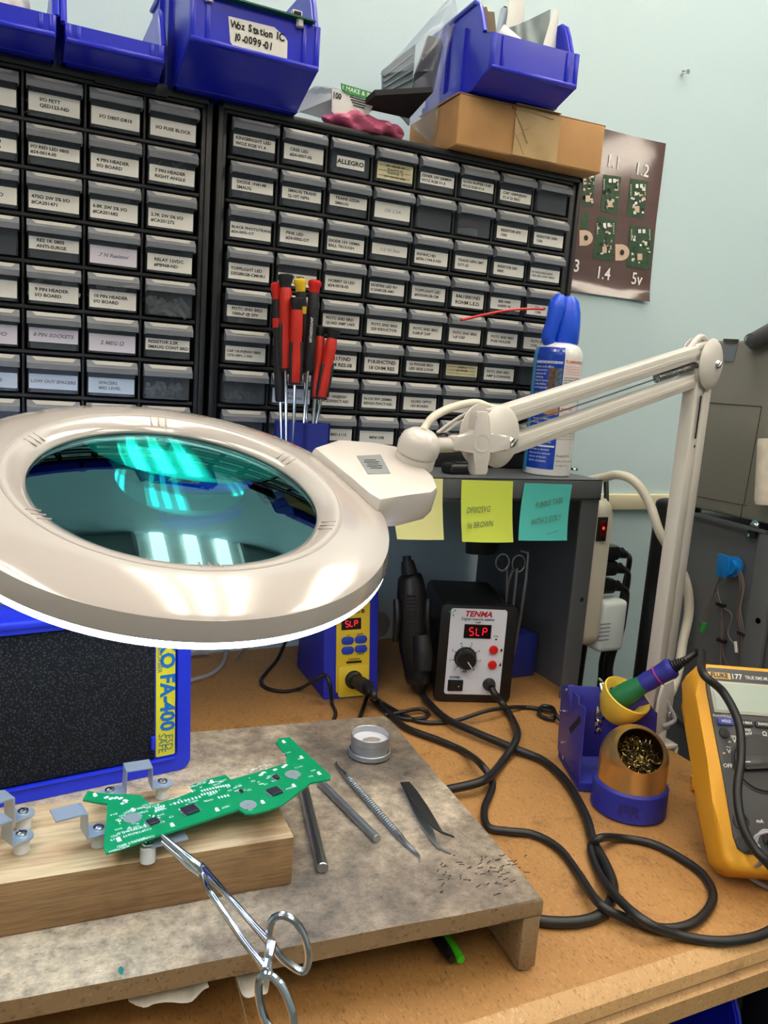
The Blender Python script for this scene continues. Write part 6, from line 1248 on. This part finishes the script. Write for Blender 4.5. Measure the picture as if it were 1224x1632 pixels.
for x, y in ((185,380),(205,385),(225,382),(245,384),(850,275),(840,284),(255,405),(296,432),(266,395),(900,262),(936,250),(945,243)): p = px8(x, y); b.box((p.x, p.y, PT), (0.0034, 0.0022, 0.0004), T(p.x, p.y, 0) @ RZ(ang+0.3) @ T(-p.x, -p.y, 0))
for k in range(46):
    x = R.uniform(230, 880); yc = 560-0.29*x+R.uniform(-38, 40)-(30 if x > 520 else 0); p = px8(x, yc)
    b.box((p.x, p.y, PT), (R.choice((0.0008, 0.0016, 0.0030)), 0.0007, 0.0002), T(p.x, p.y, 0) @ RZ(ang+R.choice((0, PI/2))) @ T(-p.x, -p.y, 0))
b.done('silkscreen', 'silk', t, smooth=False)
for x, y, w, d_ in ((540, 437, 0.0105, 0.0095), (383, 487, 0.0075, 0.0065), (898, 358, 0.0095, 0.0090), (904, 298, 0.0038, 0.0052), (756, 357, 0.0024, 0.003)):
    p = px8(x, y); X = T(p.x, p.y, PT) @ RZ(ang+0.08); b = M(); b.box((0, 0, 0.0011), (w, d_, 0.0018), X, bev=0.0003, seg=1)
    for k in range(5):
        for s in (-1, 1): b.box((s*(w/2+0.0008), (k-2)*d_*0.2, 0.0004), (0.0016, d_*0.08, 0.0005), X, 1)
    b.done('chip', ['chip_black', 'tin_pad'], t, smooth=False)
for x, y in ((295, 468), (975, 282), (786, 412)):
    p = px8(x, y); b = M(); b.lathe([(0, 0.0005), (0.0062, 0.0004), (0.0062, 0)], T(p.x, p.y, PT), 24); b.lathe([(0, 0.0009), (0.0010, 0.0008), (0.0010, 0)], T(p.x, p.y, PT), 10); b.box((p.x, p.y-0.0062, PT), (0.003, 0.003, 0.0003)); b.done('battery_pad', 'tin_pad', t)
for x, y in ((135,368),(236,558),(462,495),(652,430),(845,398),(977,328),(1084,276),(1010,208),(935,142),(630,312),(296,432),(262,396)):
    p = px8(x, y); b = M(); b.lathe([(0, 0.0010), (0.0010, 0.0009), (0.0013, 0.0005), (0.0013, 0)], T(p.x, p.y, PT), 12); b.box((p.x, p.y-0.0016, PT), (0.0027, 0.0024, 0.0004), T(p.x, p.y, 0) @ RZ(ang) @ T(-p.x, -p.y, 0)); b.done('light_emitter', 'led_white', t)

# ------------------------------------------------------------------ locking forceps gripping the board's front edge
mat('forceps_steel', (208,214,224), 0.13, 1.0)
tip = hz(258, 1331, PZ+0.002); t = thing('forceps', 'shiny locking forceps clamped on the green board, finger loops over the riser edge', 'forceps', tuple(hz(420, 1530, ZR+0.012)))
piv = hz(322, 1385, PZ-0.010)
r1c, r2c = dp(461, 1505, 0.4585), dp(440, 1592, 0.432)
def loop(b, px, dpt):
    P_ = [dp(x, y, dpt) for x, y in px]; b.tube(P_, 0.0023, 10, 0, 6, True)
b = M(); b.tube([tip, hz(300, 1367, PZ-0.004), piv], [0.0012, 0.0026, 0.0032], 12, 0, 6); b.tube([tip-U*0.0042+Vector((0.0,-0.001,0)), hz(296, 1374, PZ-0.009), piv-U*0.003], [0.0012, 0.0026, 0.0032], 12, 0, 6)
b.box((0, 0, 0), (0.014, 0.0062, 0.0066), frame(piv, (r1c-piv), U), bev=0.0025); b.lathe([(0, 0.0), (0.0028, 0.0), (0.0024, 0.0012), (0, 0.0014)], frame(piv+(CAM-piv).normalized()*0.0045, _r, _u, (CAM-piv)), 14); b.done('jaws', 'forceps_steel', t)
d1 = 0.4600; d2 = 0.4400
b = M(); b.tube([piv+U*0.0015, dp(365, 1430, 0.485), dp(405, 1475, 0.470), dp(432, 1505, d1+0.001)], [0.0028, 0.0020, 0.0020, 0.0028], 12, 0, 6)
loop(b, [(432,1500),(430,1478),(437,1463),(452,1459),(470,1468),(484,1490),(491,1518),(489,1540),(482,1548),(466,1540),(447,1524)], d1)
b.tube([dp(432, 1503, d1), dp(428, 1525, d1-0.006), dp(421, 1541, d1-0.009)], [0.0034, 0.0026, 0.0016], 8, 0, 4); b.done('upper_handle', 'forceps_steel', t)
b = M(); b.tube([piv-U*0.002, dp(335, 1420, 0.480), dp(378, 1485, 0.463), dp(404, 1520, 0.452), dp(428, 1550, d2+0.004)], [0.0028, 0.0020, 0.0020, 0.0027], 12, 0, 6)
loop(b, [(428,1552),(417,1556),(412,1575),(416,1605),(428,1635),(448,1655),(466,1650),(468,1625),(460,1595),(446,1568)], d2)
b.tube([dp(424, 1545, d2+0.004), dp(427, 1530, d2+0.008)], [0.0032, 0.0020], 8); b.done('lower_handle', 'forceps_steel', t)

# ------------------------------------------------------------------ small things on the riser
c = hz(588, 1203, ZR); c.z = ZR; t = thing('flux_tin', 'small round aluminium tin of pale flux on the riser', 'tin', tuple(c))
mat('tin_alu', (178,182,186), 0.36, 0.75); mat('flux', (208,206,206), 0.8, bump=0.4, bscale=200); mat('flux_dirty', (150,140,134), 0.8, vary=0.2, vscale=300)
RT = 0.0198
b = M(); b.lathe([(0, 0.001), (RT, 0.001), (RT+0.0012, 0.0016), (RT+0.0012, 0.0062), (RT+0.0004, 0.0068), (RT-0.0004, 0.0066)], T(*c), 48); b.done('lid_base', 'tin_alu', t)
b = M(); b.lathe([(0, 0.004), (RT-0.001, 0.004), (RT-0.001, 0.0150), (RT-0.0002, 0.0156), (RT-0.0002, 0.0225), (RT-0.0008, 0.0228), (RT-0.0014, 0.0224), (RT-0.0014, 0.009), (0, 0.009)], T(*c), 48); b.done('tin_body', 'tin_alu', t)
b = M(); b.lathe([(0, 0.0160), (RT-0.004, 0.0158), (RT-0.0016, 0.0165), (RT-0.0016, 0.0145), (0, 0.0145)], T(*c), 40); b.lathe([(0, 0.0175), (0.006, 0.0172), (0.0088, 0.0160), (0, 0.0155)], T(c.x+0.001, c.y-0.001, c.z) @ Matrix.Diagonal((1.1, 0.75, 1, 1)), 20, 1); b.done('flux', ['flux', 'flux_dirty'], t)
def rod(a, c, r_, mt, label, cap=None):
    a = hz(*a, ZR+r_); c = hz(*c, ZR+r_); b = M(); ax = (a-c).normalized(); L = (a-c).length; X = frame(c, ax.orthogonal(), ax.cross(ax.orthogonal()), ax)
    b.lathe([(0, 0), (r_-0.0006, 0), (r_, 0.0006), (r_, L-0.0006), (r_-0.0006, L), (0, L)], X, 24)
    return b, X, L
b, X, L = rod((484, 1256), (514, 1384), 0.0046, 'steel', ''); mono(b, 'metal_rod', 'steel', 'thick shiny steel rod lying on the riser nearest the wooden block', 'rod')
b, X, L = rod((510, 1246), (601, 1337), 0.0036, 'dull_steel', ''); mono(b, 'metal_rod', 'dull_steel', 'thinner dull steel rod between the shiny rod and the probe', 'rod')
k_ = lambda px, py, z=0.003: hz(px, py, ZR+z)
t = thing('dental_probe', 'double-ended knurled steel dental probe lying on the riser', 'probe', tuple(k_(600, 1290)))
b = M(); b.tube([k_(553, 1238), k_(637, 1333)], 0.0030, 14); 
for k in range(30): p = k_(553, 1238)+(k_(637, 1333)-k_(553, 1238))*(0.06+0.9*k/30); ax = (k_(637, 1333)-k_(553, 1238)).normalized(); b.lathe([(0.0029, -0.0006), (0.0033, 0), (0.0029, 0.0006)], frame(p, ax.orthogonal(), ax.cross(ax.orthogonal()), ax), 12)
b.done('handle', 'dull_steel', t)
b = M(); b.tube([k_(553, 1238), k_(546, 1230), k_(540, 1224, .002), k_(535, 1217, .002), k_(537, 1213, .0015)], [0.0028, 0.0018, 0.0012, 0.0008, 0.0004], 10, 0, 5); b.done('tip', 'steel', t)
b = M(); b.tube([k_(637, 1333), k_(648, 1345), k_(662, 1358, .002), k_(669, 1366, .002), k_(670, 1373, .001)], [0.0028, 0.0020, 0.0012, 0.0008, 0.0004], 10, 0, 5); b.done('tip', 'steel', t)
# bent tweezers: dark upper blade, bright lower blade
t = thing('tweezers', 'bent-tip steel tweezers with a black upper arm lying on the riser', 'tweezers', tuple(k_(680, 1290)))
def blade(pts, ws, th, mt, nm):
    b = M(); P_ = [Vector(p) for p in pts]; rows = []
    for i, p in enumerate(P_):
        d = (P_[min(i+1, len(P_)-1)]-P_[max(i-1, 0)]).normalized(); w_ = d.cross(U).normalized()
        rows.append([b.bm.verts.new(p+w_*ws[i]/2*s+U*th/2*e) for s, e in ((-1,-1),(1,-1),(1,1),(-1,1))])
    for a, c in zip(rows, rows[1:]):
        for q in range(4): b.bm.faces.new((a[q], a[(q+1) % 4], c[(q+1) % 4], c[q]))
    b.bm.faces.new(rows[0][::-1]); b.bm.faces.new(rows[-1]); b.done(nm, mt, t)
blade([k_(645,1247,.006), k_(657,1262,.008), k_(672,1285,.011), k_(687,1308,.010), k_(697,1320,.009), k_(705,1327,.008), k_(724,1334,.006)], [0.0085, 0.0095, 0.0100, 0.0085, 0.0050, 0.0022, 0.0008], 0.0012, 'black_steel', 'upper_arm')
blade([k_(646,1249,.004), k_(656,1270,.003), k_(668,1297,.002), k_(682,1320,.002), k_(690,1337,.002), k_(698,1350,.0016), k_(718,1360,.0012)], [0.0085, 0.0090, 0.0090, 0.0085, 0.0048, 0.0024, 0.0008], 0.0012, 'dull_steel', 'lower_arm')

# ------------------------------------------------------------------ black foam filter panel of the fume extractor
mat('fx_blue', (30,50,206), 0.42, bump=0.04, bscale=500); mat('fx_yellow', (238,222,40), 0.45); mat('fx_text', (20,110,190), 0.5); mat('fx_text2', (60,110,130), 0.5)
m = mat('filter_foam', (34,37,43), 0.95); nt = m.node_tree; pb = nt.nodes['Principled BSDF']; v = coords(nt)
vo = nt.nodes.new('ShaderNodeTexVoronoi'); vo.inputs['Scale'].default_value = 470; nt.links.new(v, vo.inputs['Vector'])
nt.links.new(ramp(nt, vo.outputs['Distance'], [(0.12, (62,66,74)), (0.38, (16,17,20)), (0.62, (3,3,4))]).outputs[0], pb.inputs['Base Color'])
bp2 = nt.nodes.new('ShaderNodeBump'); bp2.inputs['Strength'].default_value = 0.8; bp2.inputs['Distance'].default_value = 0.001; nt.links.new(vo.outputs['Distance'], bp2.inputs['Height']); nt.links.new(bp2.outputs[0], pb.inputs['Normal'])
e0_, e1_ = hz(303, 1224, ZR), hz(0, 1288, ZR); ex_ = (e0_-e1_).normalized(); FXW, FXH = 0.215, 0.160
o0 = e0_-ex_*FXW; lean = math.radians(4)
XE = frame(o0+U*0.0005, ex_, U.cross(ex_), U) @ RX(-lean)         # x along the panel, y backwards, z up
t = thing('fume_extractor', 'blue fume extractor with black foam filter and yellow side label behind the wooden block', 'fume extractor', X=XE)
def ring_ext(b, o_, i_, h, X, mi=0):
    n = len(o_); vs = [(p[0], p[1], 0) for p in o_]+[(p[0], p[1], 0) for p in i_]+[(p[0], p[1], h) for p in o_]+[(p[0], p[1], h) for p in i_]
    fs = []
    for k in range(n):
        j = (k+1) % n; fs += [(k, j, n+j, n+k), (2*n+k, 3*n+k, 3*n+j, 2*n+j), (k, 2*n+k, 2*n+j, j), (n+k, n+j, 3*n+j, 3*n+k)]
    b._add(vs, fs, mi, X)
XEF = T(0, 0.012, 0) @ FRONT
b = M(); ring_ext(b, rrect(0, FXW, 0, FXH, 0.010), rrect(0.014, FXW-0.012, 0.013, FXH-0.016, 0.005), 0.012, XEF); b.box((FXW/2, 0.036, FXH/2), (FXW-0.002, 0.046, FXH-0.003), bev=0.008)
b.box((FXW/2, -0.0012, FXH-0.008), (FXW-0.03, 0.005, 0.007), bev=0.002); b.box((FXW-0.0345, 0.001, 0.030), (0.004, 0.005, 0.012), bev=0.001); b.box((FXW/2, -0.0006, 0.0125), (FXW-0.03, 0.003, 0.002), bev=0.0006); b.done('housing', 'fx_blue', t, world=False, angle=40)
b = M(); b.box(((0.014+FXW-0.032)/2, 0.008, FXH/2-0.001), (FXW-0.046, 0.010, FXH-0.030), bev=0.002); b.done('filter_foam', 'filter_foam', t, world=False)
b = M(); lx = FXW-0.0225; b.ext(rrect(lx-0.0088, lx+0.0088, 0.015, FXH-0.020, 0.0015), 0.0012, T(0, 0.0042, 0) @ FRONT)
b.box((lx, 0.0075, FXH/2), (0.020, 0.006, FXH-0.026), mi=3)
RT_ = T(0, 0.0026, 0) @ FRONT
b.text('HAKKO FA-400', 0.0185, RT_ @ T(lx+0.001, 0.100, 0) @ RZ(-PI/2), 1, 'CENTER', 0.035, 0.98)
for s, x in (('ESD', 0.003), ('SAFE', -0.0035)): b.text(s, 0.0098, RT_ @ T(lx+x, 0.0275, 0) @ RZ(-PI/2), 2, 'CENTER', 0.0, 0.9)
b.text('SMOKE ABSORBER', 0.0058, RT_ @ T(lx-0.0058, 0.118, 0) @ RZ(-PI/2), 2, 'CENTER', 0.0)
b.done('side_label', ['fx_yellow', 'fx_text', 'fx_text2', 'fx_blue'], t, world=False, smooth=False)

# ------------------------------------------------------------------ under the riser, and under the bench
mat('tool_green', (70,190,30), 0.45)
a, c = hz(735, 1530, ZB+0.006), hz(700, 1478, ZB+0.006); ax = (c-a).normalized()
t = thing('green_cutter', 'green and black tool handle poking out from under the wooden riser', 'tool', tuple(a))
b = M(); sdv = U.cross(ax); a_ = a+sdv*-0.003; b.tube([a, a+ax*0.012, a+ax*0.05, a+ax*0.09], [0.0032, 0.0040, 0.0040, 0.0036], 14, 0, 4); b.done('green_handle', 'tool_green', t)
b = M(); b.tube([a+sdv*0.0065+ax*0.002, a+sdv*0.0065+ax*0.02, a+sdv*0.008+ax*0.09], [0.0030, 0.0045, 0.0045], 14, 0, 4); b.done('black_handle', 'black_rubber', t)
mat('tissue', (206,198,184), 0.9, vary=0.1, vscale=60, bump=0.2, bscale=300)
def tissue(pts, label, drop, seed):
    R = random.Random(seed); b = M(); top = [hz(*p, ZR-0.0155) for p in pts]
    b.grid(lambda u, v: (lambda p: Vector((p.x+0.003*math.sin(9*u+seed), p.y-0.002+0.035*(1-v), ZR-0.0160-v*drop*(0.55+0.45*abs(math.sin(5*u+seed)))*(0.2+0.8*min(1, 4*u, 4*(1-u)))-0.001*math.sin(20*u))))((lambda k, i: top[i]*(1-(k-i))+top[i+1]*(k-i))(u*(len(top)-1)*0.9999, int(u*(len(top)-1)*0.9999))), 24, 8, 0, 0.0003)
    return mono(b, 'tissue', 'tissue', label, 'tissue')
tissue([(198,1588),(260,1577),(336,1562)], 'torn pale tissue hanging beneath the riser front, farther from the forceps', 0.010, 1)
tissue([(374,1556),(405,1550),(440,1545)], 'torn pale tissue hanging beneath the riser right by the forceps loops', 0.016, 2)
b = bin_body(0.16, 0.24, 0.13, 0.02, 0.03, 0.07); b.box((0, 0.10, 0.002), (0.15, 0.2, 0.004))
X = T(0.315, -0.497, 0.512) ; b.move(X); mono(b, 'floor_crate', 'bin_blue', 'blue plastic bin in the dark under the front corner of the bench', 'storage bin', loc=(0.315, -0.40, 0.512))
b = M(); b.box((0.27, -0.40, 0.255), (0.36, 0.32, 0.508), bev=0.004); b.box((0.27, -0.562, 0.36), (0.33, 0.004, 0.10), bev=0.001); mono(b, 'drawer_pedestal', 'black_steel', 'dark steel pedestal in the shade under the bench carrying a blue bin', 'pedestal')
